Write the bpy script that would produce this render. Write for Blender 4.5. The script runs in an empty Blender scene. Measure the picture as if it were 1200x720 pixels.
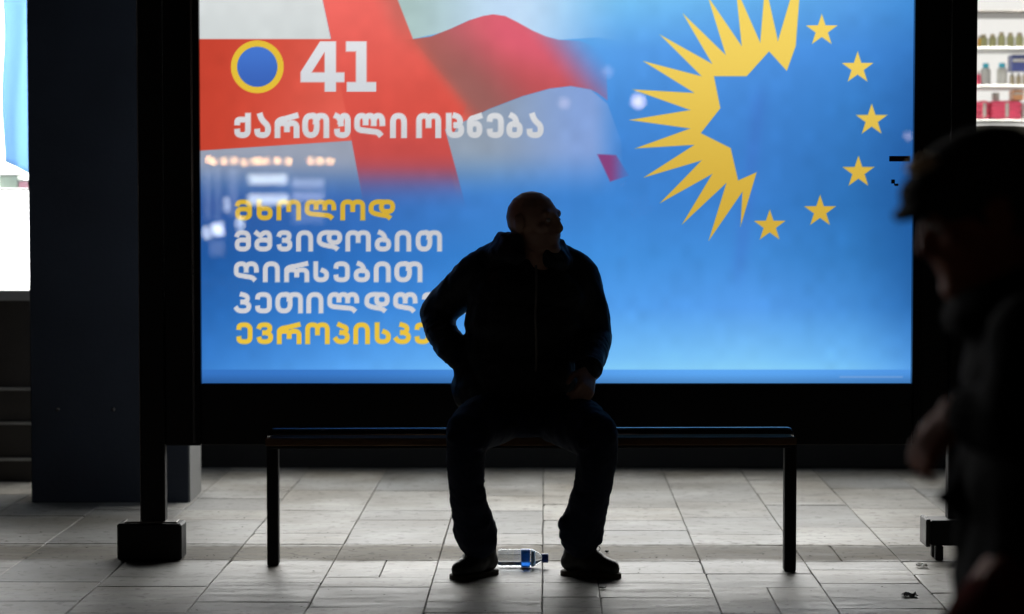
import bpy, bmesh, math, random
import numpy as np
from mathutils import Vector, Matrix, noise as mnoise
random.seed(11); np.random.seed(11)
scn = bpy.context.scene
COL = scn.collection
PI = math.pi

# ------------------------------------------------------------------ camera, world, exposure
F, CX, CY, HC = 2700.0, 600.0, 360.0, 1.25
PITCH = math.atan(136 / F)
cam = bpy.data.cameras.new('camera'); camo = bpy.data.objects.new('camera', cam); COL.objects.link(camo)
cam.sensor_width = 36; cam.lens = F / 1200 * 36
cam.clip_start = 0.1; cam.clip_end = 500
camo.location = (0, 0, HC); camo.rotation_euler = (PI / 2 - PITCH, 0, 0)
cam.dof.use_dof = True; cam.dof.focus_distance = 7.6; cam.dof.aperture_fstop = 2.3
scn.camera = camo
w = bpy.data.worlds.new('World'); scn.world = w; w.use_nodes = True
wn = w.node_tree.nodes; bg = wn['Background']
sky = wn.new('ShaderNodeTexSky'); sky.sky_type = 'NISHITA'; sky.sun_disc = False
sky.sun_elevation = math.radians(-4); sky.sun_rotation = math.radians(180)
w.node_tree.links.new(sky.outputs[0], bg.inputs[0]); bg.inputs[1].default_value = 0.0014
scn.view_settings.view_transform = 'Standard'; scn.view_settings.look = 'None'
scn.view_settings.exposure = 0; scn.view_settings.gamma = 1; scn.view_settings.use_curve_mapping = False
scn.cycles.use_denoising = True
scn.cycles.max_bounces = 8; scn.cycles.sample_clamp_indirect = 4

FW = Vector((0, math.cos(PITCH), -math.sin(PITCH))); UP = Vector((0, math.sin(PITCH), math.cos(PITCH)))
def W(px, py, Y):
    """point at depth Y that the survey of the photograph puts at (px, py)"""
    d = FW + Vector((1, 0, 0)) * ((px - CX) / F) + UP * (-(py - CY) / F)
    return Vector((0, 0, HC)) + d * (Y / d.y)
def PXY(P):
    v = Vector(P) - Vector((0, 0, HC)); z = v.dot(FW)
    return CX + F * v.x / z, CY - F * v.dot(UP) / z

# ------------------------------------------------------------------ materials
def s2l(c):
    c = np.asarray(c, float) / 255.0
    return np.where(c <= 0.04045, c / 12.92, ((c + 0.055) / 1.055) ** 2.4)
def nt(name):
    m = bpy.data.materials.new(name); m.use_nodes = True
    t = m.node_tree; return m, t.nodes, t.links, t.nodes['Principled BSDF']
def mat(name, col, rough=0.6, metal=0.0, var=0.25, scale=8.0, bump=0.0, bscale=60.0, spec=0.5, sheen=0.0, stretch=(1, 1, 1), coat=0.0, rvar=0.1):
    m, N, L, p = nt(name)
    tc = N.new('ShaderNodeTexCoord'); mp = N.new('ShaderNodeMapping'); mp.inputs['Scale'].default_value = stretch
    L.new(tc.outputs['Object'], mp.inputs[0])
    n = N.new('ShaderNodeTexNoise'); n.inputs['Scale'].default_value = scale; n.inputs['Detail'].default_value = 6
    L.new(mp.outputs[0], n.inputs['Vector'])
    mx = N.new('ShaderNodeMix'); mx.data_type = 'RGBA'
    L.new(n.outputs['Fac'], mx.inputs['Factor'])
    c = np.array(col[:3])
    mx.inputs['A'].default_value = (*(c * (1 - var)), 1); mx.inputs['B'].default_value = (*np.minimum(c * (1 + var), 1), 1)
    L.new(mx.outputs['Result'], p.inputs['Base Color'])
    mr = N.new('ShaderNodeMapRange'); mr.inputs['To Min'].default_value = max(0.02, rough - rvar); mr.inputs['To Max'].default_value = min(1, rough + rvar)
    L.new(n.outputs['Fac'], mr.inputs['Value']); L.new(mr.outputs[0], p.inputs['Roughness'])
    p.inputs['Metallic'].default_value = metal; p.inputs['Specular IOR Level'].default_value = spec
    p.inputs['Sheen Weight'].default_value = sheen; p.inputs['Coat Weight'].default_value = coat
    if bump:
        b = N.new('ShaderNodeTexNoise'); b.inputs['Scale'].default_value = bscale; b.inputs['Detail'].default_value = 5
        L.new(mp.outputs[0], b.inputs['Vector'])
        bp = N.new('ShaderNodeBump'); bp.inputs['Strength'].default_value = bump; bp.inputs['Distance'].default_value = 0.004
        L.new(b.outputs['Fac'], bp.inputs['Height']); L.new(bp.outputs[0], p.inputs['Normal'])
    return m
def emit(name, col, s, sampling='AUTO'):
    m, N, L, p = nt(name); N.remove(p)
    e = N.new('ShaderNodeEmission'); e.inputs[0].default_value = (*col, 1); e.inputs[1].default_value = s
    L.new(e.outputs[0], N['Material Output'].inputs[0]); m.cycles.emission_sampling = sampling
    return m
def glass_pane(name, tint=(1, 1, 1), ior=1.45):
    m, N, L, p = nt(name); N.remove(p)
    t = N.new('ShaderNodeBsdfTransparent'); t.inputs[0].default_value = (*tint, 1)
    g = N.new('ShaderNodeBsdfGlossy'); g.inputs['Roughness'].default_value = 0.0
    f = N.new('ShaderNodeFresnel'); f.inputs[0].default_value = ior
    x = N.new('ShaderNodeMixShader'); L.new(f.outputs[0], x.inputs[0]); L.new(t.outputs[0], x.inputs[1]); L.new(g.outputs[0], x.inputs[2])
    L.new(x.outputs[0], N['Material Output'].inputs[0]); return m

M = {}
M['black_metal'] = mat('black_metal', (0.005, 0.005, 0.006), 0.5, 0.0, 0.5, 5, 0.15, 180, spec=.22)
M['black_gloss'] = mat('black_gloss', (0.006, 0.006, 0.008), 0.25, 0.0, 0.3, 5)
M['polished'] = mat('polished', (.9, .9, .92), .2, 1.0, .15, 20)
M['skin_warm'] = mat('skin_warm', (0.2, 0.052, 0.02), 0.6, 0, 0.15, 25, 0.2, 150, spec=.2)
M['steel'] = mat('steel', (0.16, 0.15, 0.14), 0.38, 0.9, 0.3, 12, 0.2, 90)
M['bench_seat'] = mat('bench_seat', (0.17, 0.09, 0.045), 0.65, 0.0, 0.4, 6, 0.4, 40, stretch=(1, 12, 12), spec=.15)
M['pillar'] = mat('pillar', (0.022, 0.027, 0.038), 0.5, 0.0, 0.4, 3, 0.3, 60, spec=.3)
M['pillar_side'] = mat('pillar_side', (0.2, 0.2, 0.195), 0.6, 0.0, 0.25, 5, 0.3, 60)
M['base_wall'] = mat('base_wall', (0.014, 0.0135, 0.013), 0.8, 0.0, 0.4, 4, 0.4, 50, spec=.15)
M['plinth'] = mat('plinth', (0.07, 0.062, 0.055), 0.7, 0.0, 0.4, 4, 0.4, 50)
M['trim'] = mat('trim', (0.5, 0.5, 0.48), 0.45, 0.3, 0.3, 10)
M['wall'] = mat('wall', (0.22, 0.21, 0.19), 0.8, 0.0, 0.2, 4, 0.4, 40)
M['white_paint'] = mat('white_paint', (0.75, 0.75, 0.73), 0.5, 0, 0.06, 6)
M['beige'] = mat('beige', (0.55, 0.47, 0.34), 0.5, 0, 0.15, 6)
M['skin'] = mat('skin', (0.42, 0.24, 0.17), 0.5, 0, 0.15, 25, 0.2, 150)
M['jacket'] = mat('jacket', (0.011, 0.013, 0.019), 0.62, 0, 0.35, 14, 0.4, 120, spec=0.35, sheen=0.05)
M['trousers'] = mat('trousers', (0.016, 0.022, 0.045), 0.85, 0, 0.35, 30, 0.5, 260, spec=0.2)
M['shoe'] = mat('shoe', (0.012, 0.011, 0.010), 0.45, 0, 0.4, 30, 0.3, 120)
M['sole'] = mat('sole', (0.05, 0.035, 0.02), 0.75, 0, 0.3, 30, 0.3, 120)
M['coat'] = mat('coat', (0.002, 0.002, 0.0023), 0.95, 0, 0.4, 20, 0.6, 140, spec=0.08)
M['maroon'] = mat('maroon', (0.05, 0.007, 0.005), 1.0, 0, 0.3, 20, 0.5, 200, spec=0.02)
M['cap'] = mat('cap', (0.02, 0.018, 0.017), 0.9, 0, 0.4, 30, 0.6, 200, spec=0.1)
M['tan'] = mat('tan', (0.75, 0.55, 0.33), 0.9, 0, 0.3, 40, 0.6, 200, spec=0.1)
M['eye'] = mat('eye', (0.5, 0.48, 0.45), 0.2, 0, 0.05, 20)

# stone slabs
def slab_mat(name, base, warm, dirt, spec=.5, lo=.40, hi=.64):
    m, N, L, p = nt(name); p.inputs['Specular IOR Level'].default_value = spec
    tc = N.new('ShaderNodeTexCoord'); oi = N.new('ShaderNodeObjectInfo')
    geo = N.new('ShaderNodeNewGeometry')
    mp = N.new('ShaderNodeMapping'); mp.inputs['Scale'].default_value = (1, 6, 1); L.new(geo.outputs['Position'], mp.inputs[0])
    n1 = N.new('ShaderNodeTexNoise'); n1.inputs['Scale'].default_value = 3.5; n1.inputs['Detail'].default_value = 8; n1.inputs['Roughness'].default_value = 0.65
    L.new(mp.outputs[0], n1.inputs['Vector'])
    n2 = N.new('ShaderNodeTexNoise'); n2.inputs['Scale'].default_value = 2.6; n2.inputs['Detail'].default_value = 5; L.new(geo.outputs['Position'], n2.inputs['Vector'])
    n3 = N.new('ShaderNodeTexNoise'); n3.inputs['Scale'].default_value = 26; n3.inputs['Detail'].default_value = 6; L.new(geo.outputs['Position'], n3.inputs['Vector'])
    c1 = N.new('ShaderNodeMix'); c1.data_type = 'RGBA'
    r1 = N.new('ShaderNodeMapRange'); r1.inputs['From Min'].default_value = 0.3; r1.inputs['From Max'].default_value = 0.7; L.new(n1.outputs['Fac'], r1.inputs['Value'])
    L.new(r1.outputs[0], c1.inputs['Factor'])
    c1.inputs['A'].default_value = (*(np.array(base) * 0.58), 1); c1.inputs['B'].default_value = (*(np.array(base) * 1.3), 1)
    c2 = N.new('ShaderNodeMix'); c2.data_type = 'RGBA'; c2.blend_type = 'MULTIPLY'
    cr = N.new('ShaderNodeValToRGB'); cr.color_ramp.elements[0].color = (0.62, 0.64, 0.66, 1); cr.color_ramp.elements[1].color = (1.06, 1.04, 1.0, 1)
    L.new(oi.outputs['Random'], cr.inputs[0]); c2.inputs['Factor'].default_value = 1
    L.new(c1.outputs['Result'], c2.inputs['A']); L.new(cr.outputs[0], c2.inputs['B'])
    c3 = N.new('ShaderNodeMix'); c3.data_type = 'RGBA'; c3.blend_type = 'MULTIPLY'
    dr = N.new('ShaderNodeValToRGB'); dr.color_ramp.elements[0].position = 0.33; dr.color_ramp.elements[0].color = (0.25, 0.22, 0.2, 1)
    dr.color_ramp.elements[1].position = 0.44; dr.color_ramp.elements[1].color = (1, 1, 1, 1)
    L.new(n3.outputs['Fac'], dr.inputs[0]); c3.inputs['Factor'].default_value = dirt
    L.new(c2.outputs['Result'], c3.inputs['A']); L.new(dr.outputs[0], c3.inputs['B'])
    c4 = N.new('ShaderNodeMix'); c4.data_type = 'RGBA'; nr = N.new('ShaderNodeMapRange'); nr.inputs['From Min'].default_value = .36; nr.inputs['From Max'].default_value = .64; L.new(n2.outputs['Fac'], nr.inputs['Value']); L.new(nr.outputs[0], c4.inputs['Factor'])
    L.new(c3.outputs['Result'], c4.inputs['A'])
    c5 = N.new('ShaderNodeMix'); c5.data_type = 'RGBA'; c5.blend_type = 'MULTIPLY'; c5.inputs['Factor'].default_value = 1; c5.inputs['B'].default_value = (*warm, 1)
    L.new(c3.outputs['Result'], c5.inputs['A']); L.new(c5.outputs['Result'], c4.inputs['B'])
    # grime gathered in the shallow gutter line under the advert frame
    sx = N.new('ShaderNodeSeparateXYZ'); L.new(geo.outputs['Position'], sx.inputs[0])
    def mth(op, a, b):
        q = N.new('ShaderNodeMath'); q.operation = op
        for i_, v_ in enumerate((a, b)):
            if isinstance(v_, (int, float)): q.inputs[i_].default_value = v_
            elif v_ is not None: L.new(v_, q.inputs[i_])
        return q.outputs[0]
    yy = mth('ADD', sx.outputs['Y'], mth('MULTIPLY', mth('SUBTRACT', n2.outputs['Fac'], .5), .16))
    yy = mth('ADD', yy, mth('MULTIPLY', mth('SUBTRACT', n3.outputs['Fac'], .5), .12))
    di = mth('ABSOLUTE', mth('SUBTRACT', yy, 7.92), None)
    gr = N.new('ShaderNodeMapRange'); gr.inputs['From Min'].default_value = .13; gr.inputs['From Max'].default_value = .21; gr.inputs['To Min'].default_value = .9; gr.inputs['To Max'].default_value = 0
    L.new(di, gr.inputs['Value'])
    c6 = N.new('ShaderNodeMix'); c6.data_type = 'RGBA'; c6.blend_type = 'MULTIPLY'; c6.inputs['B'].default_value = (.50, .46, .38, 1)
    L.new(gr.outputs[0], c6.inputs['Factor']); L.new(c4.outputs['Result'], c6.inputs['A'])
    L.new(c6.outputs['Result'], p.inputs['Base Color'])
    rr = N.new('ShaderNodeMapRange'); rr.inputs['From Min'].default_value = 0.3; rr.inputs['From Max'].default_value = 0.7
    rr.inputs['To Min'].default_value = lo; rr.inputs['To Max'].default_value = hi
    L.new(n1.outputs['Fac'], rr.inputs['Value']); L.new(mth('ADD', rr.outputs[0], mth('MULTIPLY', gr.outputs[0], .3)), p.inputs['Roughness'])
    bp = N.new('ShaderNodeBump'); bp.inputs['Strength'].default_value = 0.13; bp.inputs['Distance'].default_value = 0.004
    ad = N.new('ShaderNodeMath'); L.new(n1.outputs['Fac'], ad.inputs[0]); L.new(n3.outputs['Fac'], ad.inputs[1])
    L.new(ad.outputs[0], bp.inputs['Height']); L.new(bp.outputs[0], p.inputs['Normal'])
    return m
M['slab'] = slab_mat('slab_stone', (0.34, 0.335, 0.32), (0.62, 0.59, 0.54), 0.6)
M['mortar'] = mat('mortar', (0.06, 0.055, 0.048), 0.9, 0, 0.4, 20, 0.5, 80)
M['asphalt'] = mat('asphalt', (0.05, 0.05, 0.05), 0.85, 0, 0.3, 20, 0.6, 200)

# ------------------------------------------------------------------ object helpers
def link(name, me, parent=None, material=None, smooth=False):
    o = bpy.data.objects.new(name, me); COL.objects.link(o)
    if material is not None and not me.materials: me.materials.append(material)
    if smooth: me.shade_smooth()
    if parent is not None:
        o.parent = parent; o.matrix_parent_inverse = Matrix.Translation(parent.location).inverted()
    return o
def thing(name, label, cat, loc=(0, 0, 0), group=None):
    o = bpy.data.objects.new(name, None); o.empty_display_size = 0.1; COL.objects.link(o); o.location = loc
    o['label'] = label; o['category'] = cat
    if group: o['group'] = group
    return o
def bm_mesh(bm, name='m'):
    me = bpy.data.meshes.new(name); bm.normal_update(); bm.to_mesh(me); bm.free(); return me
def add_box(bm, x0, x1, y0, y1, z0, z1, bev=0.0):
    b = bmesh.new()
    bmesh.ops.create_cube(b, size=1)
    for v in b.verts:
        v.co = Vector(((x0 + x1) / 2 + v.co.x * (x1 - x0), (y0 + y1) / 2 + v.co.y * (y1 - y0), (z0 + z1) / 2 + v.co.z * (z1 - z0)))
    if bev: bmesh.ops.bevel(b, geom=list(b.edges), offset=bev, segments=1, affect='EDGES')
    me = bpy.data.meshes.new('t'); b.to_mesh(me); b.free(); bm.from_mesh(me); bpy.data.meshes.remove(me)
def box(name, x0, x1, y0, y1, z0, z1, m, parent=None, bev=0.003):
    bm = bmesh.new(); add_box(bm, x0, x1, y0, y1, z0, z1, bev)
    return link(name, bm_mesh(bm, name), parent, m)
def lathe(name, prof, loc, m, parent=None, axis='Z', seg=20, rot=None):
    """prof: (r, h) pairs"""
    bm = bmesh.new(); rings = []
    for r, h in prof:
        rings.append([bm.verts.new((r * math.cos(2 * PI * k / seg), r * math.sin(2 * PI * k / seg), h)) for k in range(seg)])
    for a, b in zip(rings, rings[1:]):
        for k in range(seg): bm.faces.new((a[k], a[(k + 1) % seg], b[(k + 1) % seg], b[k]))
    bm.faces.new(rings[0][::-1]); bm.faces.new(rings[-1])
    if rot is not None: bmesh.ops.transform(bm, matrix=rot, verts=bm.verts)
    bmesh.ops.translate(bm, vec=Vector(loc), verts=bm.verts)
    return link(name, bm_mesh(bm, name), parent, m, smooth=True)

# blobs: closed capsules and ellipsoids fused by a voxel remesh into one continuous skin
def caps(p0, r0, p1, r1, seg=16):
    p0 = Vector(p0); p1 = Vector(p1); ax = p1 - p0
    if ax.length < 1e-5: ax = Vector((0, 0, 1e-4))
    q = ax.to_track_quat('Z', 'Y').to_matrix(); L = ax.length
    V, Fc = [], []
    prof = [(r0 * math.sin(t), -r0 * math.cos(t)) for t in [PI / 2 * k / 4 for k in range(1, 5)]]
    prof += [(r1 * math.cos(t), L + r1 * math.sin(t)) for t in [PI / 2 * k / 4 for k in range(0, 4)]]
    V.append(p0 + q @ Vector((0, 0, -r0)))
    for r, h in prof:
        for k in range(seg): V.append(p0 + q @ Vector((r * math.cos(2 * PI * k / seg), r * math.sin(2 * PI * k / seg), h)))
    V.append(p0 + q @ Vector((0, 0, L + r1)))
    n = len(prof)
    for k in range(seg):
        Fc.append((0, 1 + (k + 1) % seg, 1 + k))
        for j in range(n - 1):
            a = 1 + j * seg; b = a + seg
            Fc.append((a + k, a + (k + 1) % seg, b + (k + 1) % seg, b + k))
        a = 1 + (n - 1) * seg
        Fc.append((a + k, a + (k + 1) % seg, len(V) - 1))
    return V, Fc
def ell(c, r, R=None, seg=20):
    V, Fc = caps((0, 0, 0), 1, (0, 0, 1e-4), 1, seg)
    c = Vector(c); V = [Vector((v.x * r[0], v.y * r[1], v.z * r[2])) for v in V]
    if R is not None: V = [R @ v for v in V]
    return [c + v for v in V], Fc
def chain(pts):
    """pts: (Vector, r) list"""
    return [caps(a[0], a[1], b[0], b[1]) for a, b in zip(pts, pts[1:])]
def arc_ring(c, R, r, a0, a1, tilt=Matrix.Identity(3), n=14, ry=None):
    out = []; pr = None
    for k in range(n + 1):
        a = a0 + (a1 - a0) * k / n
        p = Vector(c) + tilt @ Vector((R * math.cos(a), (ry or R) * math.sin(a), 0))
        if pr is not None: out.append(caps(pr, r, p, r, 10))
        pr = p
    return out
def crumple(p, sc):
    a = mnoise.noise(p * sc); b = mnoise.noise(p * sc * 2.1 + Vector((3, 1, 7)))
    return (1 - 3.2 * abs(a)) * .6 + (1 - 3.2 * abs(b)) * .4
def blob(name, prims, voxel, m, parent=None, smooth=4, wr=None, clampz=None, fac=0.5):
    V, Fc = [], []
    for v, f in prims:
        o = len(V); V += [tuple(x) for x in v]; Fc += [tuple(i + o for i in q) for q in f]
    me = bpy.data.meshes.new('t'); me.from_pydata(V, [], Fc)
    ob = bpy.data.objects.new('t', me); COL.objects.link(ob)
    md = ob.modifiers.new('r', 'REMESH'); md.mode = 'VOXEL'; md.voxel_size = voxel
    sm = ob.modifiers.new('s', 'SMOOTH'); sm.factor = fac; sm.iterations = smooth
    dg = bpy.context.evaluated_depsgraph_get()
    out = bpy.data.meshes.new_from_object(ob.evaluated_get(dg)); out.name = name
    bpy.data.objects.remove(ob); bpy.data.meshes.remove(me)
    n = len(out.vertices); co = np.empty(n * 3); out.vertices.foreach_get('co', co); co = co.reshape(-1, 3)
    if wr:
        amp, sc, st = wr
        no = np.empty(n * 3); out.vertices.foreach_get('normal', no); no = no.reshape(-1, 3)
        d = np.empty(n)
        for i in range(n):
            x, y, z = co[i]
            wx = mnoise.noise(Vector((x * 3, y * 3, z * 3))) * 0.5
            a = mnoise.noise(Vector((x * sc * st[0] + wx, y * sc * st[1] + wx, z * sc * st[2] + 2 * wx)))
            b = mnoise.noise(Vector((x * sc * 2.3, y * sc * 2.3, z * sc * 2.3 + 7)))
            d[i] = (1 - abs(a) * 2.4) * 0.6 + b * 0.3 + .45 * crumple(Vector((x * st[0] + .5 * wx, y * st[1], z * st[2] + wx)), sc * 1.7)
        co = co + no * (d * amp)[:, None]
    if clampz is not None: co[:, 2] = np.maximum(co[:, 2], clampz)
    out.vertices.foreach_set('co', co.ravel()); out.update()
    return link(name, out, parent, m, smooth=True)

# ------------------------------------------------------------------ ground and paving
def sheet(name, x0, x1, y0, y1, z, m, n=1):
    me = bpy.data.meshes.new(name); me.from_pydata([(x0, y0, z), (x1, y0, z), (x1, y1, z), (x0, y1, z)], [], [(0, 1, 2, 3)])
    return link(name, me, None, m)
g = sheet('ground', -150, 150, -150, 150, -0.05, M['asphalt']); g['kind'] = 'structure'
bm = bmesh.new(); add_box(bm, -7, 7, 1.0, 10.6, -0.046, -0.007)
pave = link('pavement', bm_mesh(bm), None, M['mortar']); pave['kind'] = 'structure'
TH = -math.atan(40 / F)
def slab_bm(bm, u0, u1, v0, v1, z, tx=0, ty=0):
    gp = 0.0009; H = 0.03
    u0 += gp; u1 -= gp; v0 += gp; v1 -= gp
    cu, cv = (u0 + u1) / 2, (v0 + v1) / 2
    q1, q2 = random.uniform(.25, .75), random.uniform(.25, .75)
    per = [(u0, v0), (u0 + (u1 - u0) * q1, v0), (u1, v0), (u1, v0 + (v1 - v0) * q2), (u1, v1), (u0 + (u1 - u0) * q2, v1), (u0, v1), (u0, v0 + (v1 - v0) * q1)]
    def P(u, v, h): return Vector((u - cu, v - cv, h + (u - cu) * tx + (v - cv) * ty))
    b = [bm.verts.new(P(a, c, -H)) for a, c in per]; s = []; t = []
    for k, (a, c) in enumerate(per):
        w_ = random.uniform(0, .0022) + (random.random() < .16) * random.uniform(.003, .009) * (k % 2 == 0)
        du = w_ * (1 if a < cu else -1) if abs(abs(a - cu) - (u1 - u0) / 2) < 1e-6 else 0
        dv = w_ * (1 if c < cv else -1) if abs(abs(c - cv) - (v1 - v0) / 2) < 1e-6 else 0
        s.append(bm.verts.new(P(a + du * .4, c + dv * .4, -.0022))); t.append(bm.verts.new(P(a + du + (.0012 if du > 0 else -.0012 if du < 0 else 0), c + dv + (.0012 if dv > 0 else -.0012 if dv < 0 else 0), 0)))
    for k in range(8):
        j = (k + 1) % 8
        bm.faces.new((b[k], b[j], s[j], s[k])); bm.faces.new((s[k], s[j], t[j], t[k]))
    bm.faces.new(t)
    return cu, cv
cols = [-0.011 - 0.353 * k for k in range(0, 17)][::-1] + [0.167, 0.522, 0.872, 1.2] + [1.2 + 0.353 * k for k in range(1, 15)]
RZ = Matrix.Rotation(TH, 4, 'Z')
far_bm = bmesh.new(); slab_cache = {}; n_slab = 0
for ci in range(len(cols) - 1):
    u0, u1 = cols[ci], cols[ci + 1]
    vs = [7.75, 8.10]                      # the gutter row under the advert frame
    v = 7.75
    while v > 1.2:
        v -= random.choice([0.18, 0.26, 0.35, 0.45]); vs.insert(0, v)
    v = 8.10
    while v < 10.3:
        v += random.choice([0.26, 0.35, 0.44, 0.6]); vs.append(v)
    for k in range(len(vs) - 1):
        v0, v1 = vs[k], vs[k + 1]; v1 = min(v1, 10.36)
        if v1 - v0 < 0.03: continue
        pieces = [(u0, u1)]
        if random.random() < 0.13 and u1 - u0 > 0.3 and v0 < 8: mid = u0 + (u1 - u0) * random.choice([0.4, 0.5, 0.6]); pieces = [(u0, mid), (mid, u1)]
        for a, b in pieces:
            near = v0 > 6.2 and abs((a + b) / 2) < 2.95 and abs(v0 - 7.75) > -1
            z = random.uniform(-0.0012, 0.0006); tx, ty = random.uniform(-.0016, .0016), random.uniform(-.0016, .0016)
            if near:
                bm = bmesh.new(); cu, cv = slab_bm(bm, a, b, v0, v1, 0, tx, ty)
                dirty = abs(v0 - 7.75) < 1e-6
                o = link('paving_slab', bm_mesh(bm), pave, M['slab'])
                o.location = RZ @ Vector((cu, cv, 0)) + Vector((0, 0, z)); o.rotation_euler.z = TH; n_slab += 1
            else:
                t = bmesh.new(); cu, cv = slab_bm(t, a, b, v0, v1, 0, tx, ty)
                t.transform(Matrix.Translation((RZ @ Vector((cu, cv, 0))) + Vector((0, 0, z))) @ RZ)
                me = bpy.data.meshes.new('t'); t.to_mesh(me); t.free(); far_bm.from_mesh(me); bpy.data.meshes.remove(me)
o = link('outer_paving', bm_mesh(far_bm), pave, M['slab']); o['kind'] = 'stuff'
print('slabs', n_slab)

# ------------------------------------------------------------------ shop building behind
bld = thing('shop_building', 'dark based shop front with lit display windows behind the advert frame', 'building', (0, 10.4, 0))
YM, YL = 10.36, 9.87
lit = emit('lit_window', (0.985, 0.98, 0.955), 8.8)
lit2 = emit('lit_display', (0.98, 0.98, 0.97), 7.0)
# centre bay
def zat(py, Y): return W(600, py, Y).z
box('base_wall', -1.98, 6.5, YM, YM + 0.3, 0, 0.72, M['base_wall'], bld)
box('base_ledge', -1.98, 6.5, YM - 0.03, YM + 0.3, 0.723, 0.78, M['trim'], bld)
wx = [-1.95, -0.97, 0.0, 0.97, 1.94]
for a, b in zip(wx, wx[1:]):
    f = box('window', a + .03, b - .03, YM + .05, YM + .07, 0.81, 3.2, lit, bld, bev=0)
    for x0, x1, z0, z1 in ((a, a + .03, .78, 3.24), (b - .03, b, .78, 3.24), (a + .03, b - .03, .78, .81), (a + .03, b - .03, 3.2, 3.24), (a + .03, b - .03, 2.3, 2.34)):
        box('window_frame', x0 + .001, x1 - .001, YM, YM + .045, z0, z1, M['black_metal'], f)
box('fascia', -6.5, 6.5, YM - 0.25, YM + 0.3, 3.243, 4.6, M['wall'], bld)
box('upper_wall', -6.5, 6.5, YM + 0.0, YM + 2.6, 4.603, 8.0, M['wall'], bld)
# right display (open lit shelves behind glass)
XR0, XR1 = 1.96, 4.0
zsill = zat(149, YM)
box('window_apron', XR0, 6.5, YM + .002, YM + .3, .783, zsill - .06, M['base_wall'], bld)
box('window_sill', XR0, XR1, YM - .03, YM + .35, zsill - .057, zsill, M['beige'], bld)
box('pane', XR0 + .02, XR1 - .02, YM + .04, YM + .046, zsill + .003, 3.2, glass_pane('shop_glass'), bld, bev=0)
box('side_wall', XR1, 6.5, YM + .003, YM + .3, zsill - .057, 3.24, M['wall'], bld)
YB = 11.75
box('back_panel', XR0, XR1, YB, YB + .03, 1.3, 3.2, emit('shelf_wall_glow', (1.0, 0.98, 0.93), 0.95), bld, bev=0)  # white back wall given its own glow so the shelves look lit
box('display_side', XR0, XR0 + .02, YM + .36, YB - .01, 1.3, 3.2, M['white_paint'], bld)
box('display_side', XR1 - .02, XR1, YM + .36, YB - .01, 1.3, 3.2, M['white_paint'], bld)
box('fill_lamp', XR0 + .2, XR1 - .2, YM + .4, YM + .8, 3.1, 3.13, emit('shop_fill_lamp', (1, .96, .88), 65.0), bld, bev=0)  # unseen lamp added to light the shelf goods from the front
YS = 11.5
zs = [zat(141, YS), zat(101, YS), zat(57, YS), zat(15, YS)]
for i, z in enumerate(zs):
    box('shelf', XR0 + .025, XR1 - .025, YS - .16, YB - .015, z - .014, z - .001, M['white_paint'] if i != 3 else M['steel'], bld)
def X_at(px, Y=YS): return (px - CX) / F * Y / math.cos(PITCH) * 1.0
def zpx(n): return n / F * YS
def good_mat(name, c): return mat(name, c, 0.4, 0, 0.12, 20)
GM = {k: good_mat('goods_' + k, c) for k, c in dict(olive=(.42, .42, .2), cyan=(.08, .55, .75), grey=(.6, .6, .6), navy=(.06, .08, .25),
      beige=(.5, .42, .28), pink=(.85, .1, .2), white=(.75, .75, .72), peach=(.8, .42, .22), amber=(.7, .4, .05)).items()}
def jar(px, zi, wpx, hpx, body, cap_, label, name='jar', cat='jar', group=None, dy=0):
    X = W(px, 100, YS + dy).x; r = zpx(wpx) / 2; h = zpx(hpx); z = zs[zi]
    h *= random.uniform(.88, 1.08); r *= random.uniform(.92, 1.03)
    t = thing(name, label, cat, (X, YS + dy, z), group)
    lathe('body', [(r * .94, 0.001), (r, .004), (r, h * .68), (r * .82, h * .76), (r * .55, h * .8)], (X, YS + dy, z), GM[body], t, seg=14)
    lathe('cap', [(r * .62, 0), (r * .64, h * .03), (r * .6, h * .18), (r * .5, h * .2)], (X, YS + dy, z + h * .8), GM[cap_], t, seg=14)
for k, px in enumerate((1152, 1162.5, 1173, 1183.5, 1194, 1205, 1216, 1227)):
    jar(px, 2, 9.5, 18, 'olive', 'beige', ('first', 'second', 'third', 'fourth', 'fifth', 'sixth', 'seventh', 'eighth')[k] + ' olive jar from the left in the upper shop shelf row', group='olive jars on the upper shelf')
jar(1147.5, 2, 6, 16, 'amber', 'white', 'small amber jar at the left end of the upper shop shelf')
jar(1155, 1, 12, 30, 'grey', 'cyan', 'grey bottle with cyan cap, left one of the pair on the middle shop shelf', 'bottle', 'bottle')
jar(1174, 1, 12, 30, 'white', 'cyan', 'white bottle with cyan cap on the middle shop shelf', 'bottle', 'bottle')
jar(1146.5, 1, 6, 16, 'pink', 'grey', 'small pink jar at the left end of the middle shop shelf')
for k, px in enumerate((1186, 1193.5, 1201, 1208.5)):
    jar(px, 1, 6.5, 16, 'beige', 'grey', ('first', 'second', 'third', 'fourth')[k] + ' beige tub from the left under the navy shelf box', 'tub', 'tub', group='beige tubs on the middle shelf')
def packbox(px0, px1, zi, z0px, hpx, m, label, name, cat, soft=0.003, group=None, d=.1):
    x0 = W(px0, 100, YS).x; x1 = W(px1, 100, YS).x; z = zs[zi] + zpx(z0px) + .001
    t = thing(name, label, cat, ((x0 + x1) / 2, YS, z), group)
    box('carton', x0, x1, YS - d / 2, YS + d / 2, z, z + zpx(hpx), GM[m], t, bev=soft)
    box('flap', x0 + .004, x1 - .004, YS - d / 2 - .002, YS - d / 2 + .0005, z + zpx(hpx) * .55, z + zpx(hpx) * .75, GM['white'], t, bev=0)
packbox(1183, 1212, 1, 16.5, 19, 'navy', 'navy box lying on top of the beige tubs', 'box', 'box')
packbox(1185, 1197, 0, 22.5, 12, 'peach', 'peach coloured carton on the pink packs of the lower shop shelf', 'box', 'box')
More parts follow.
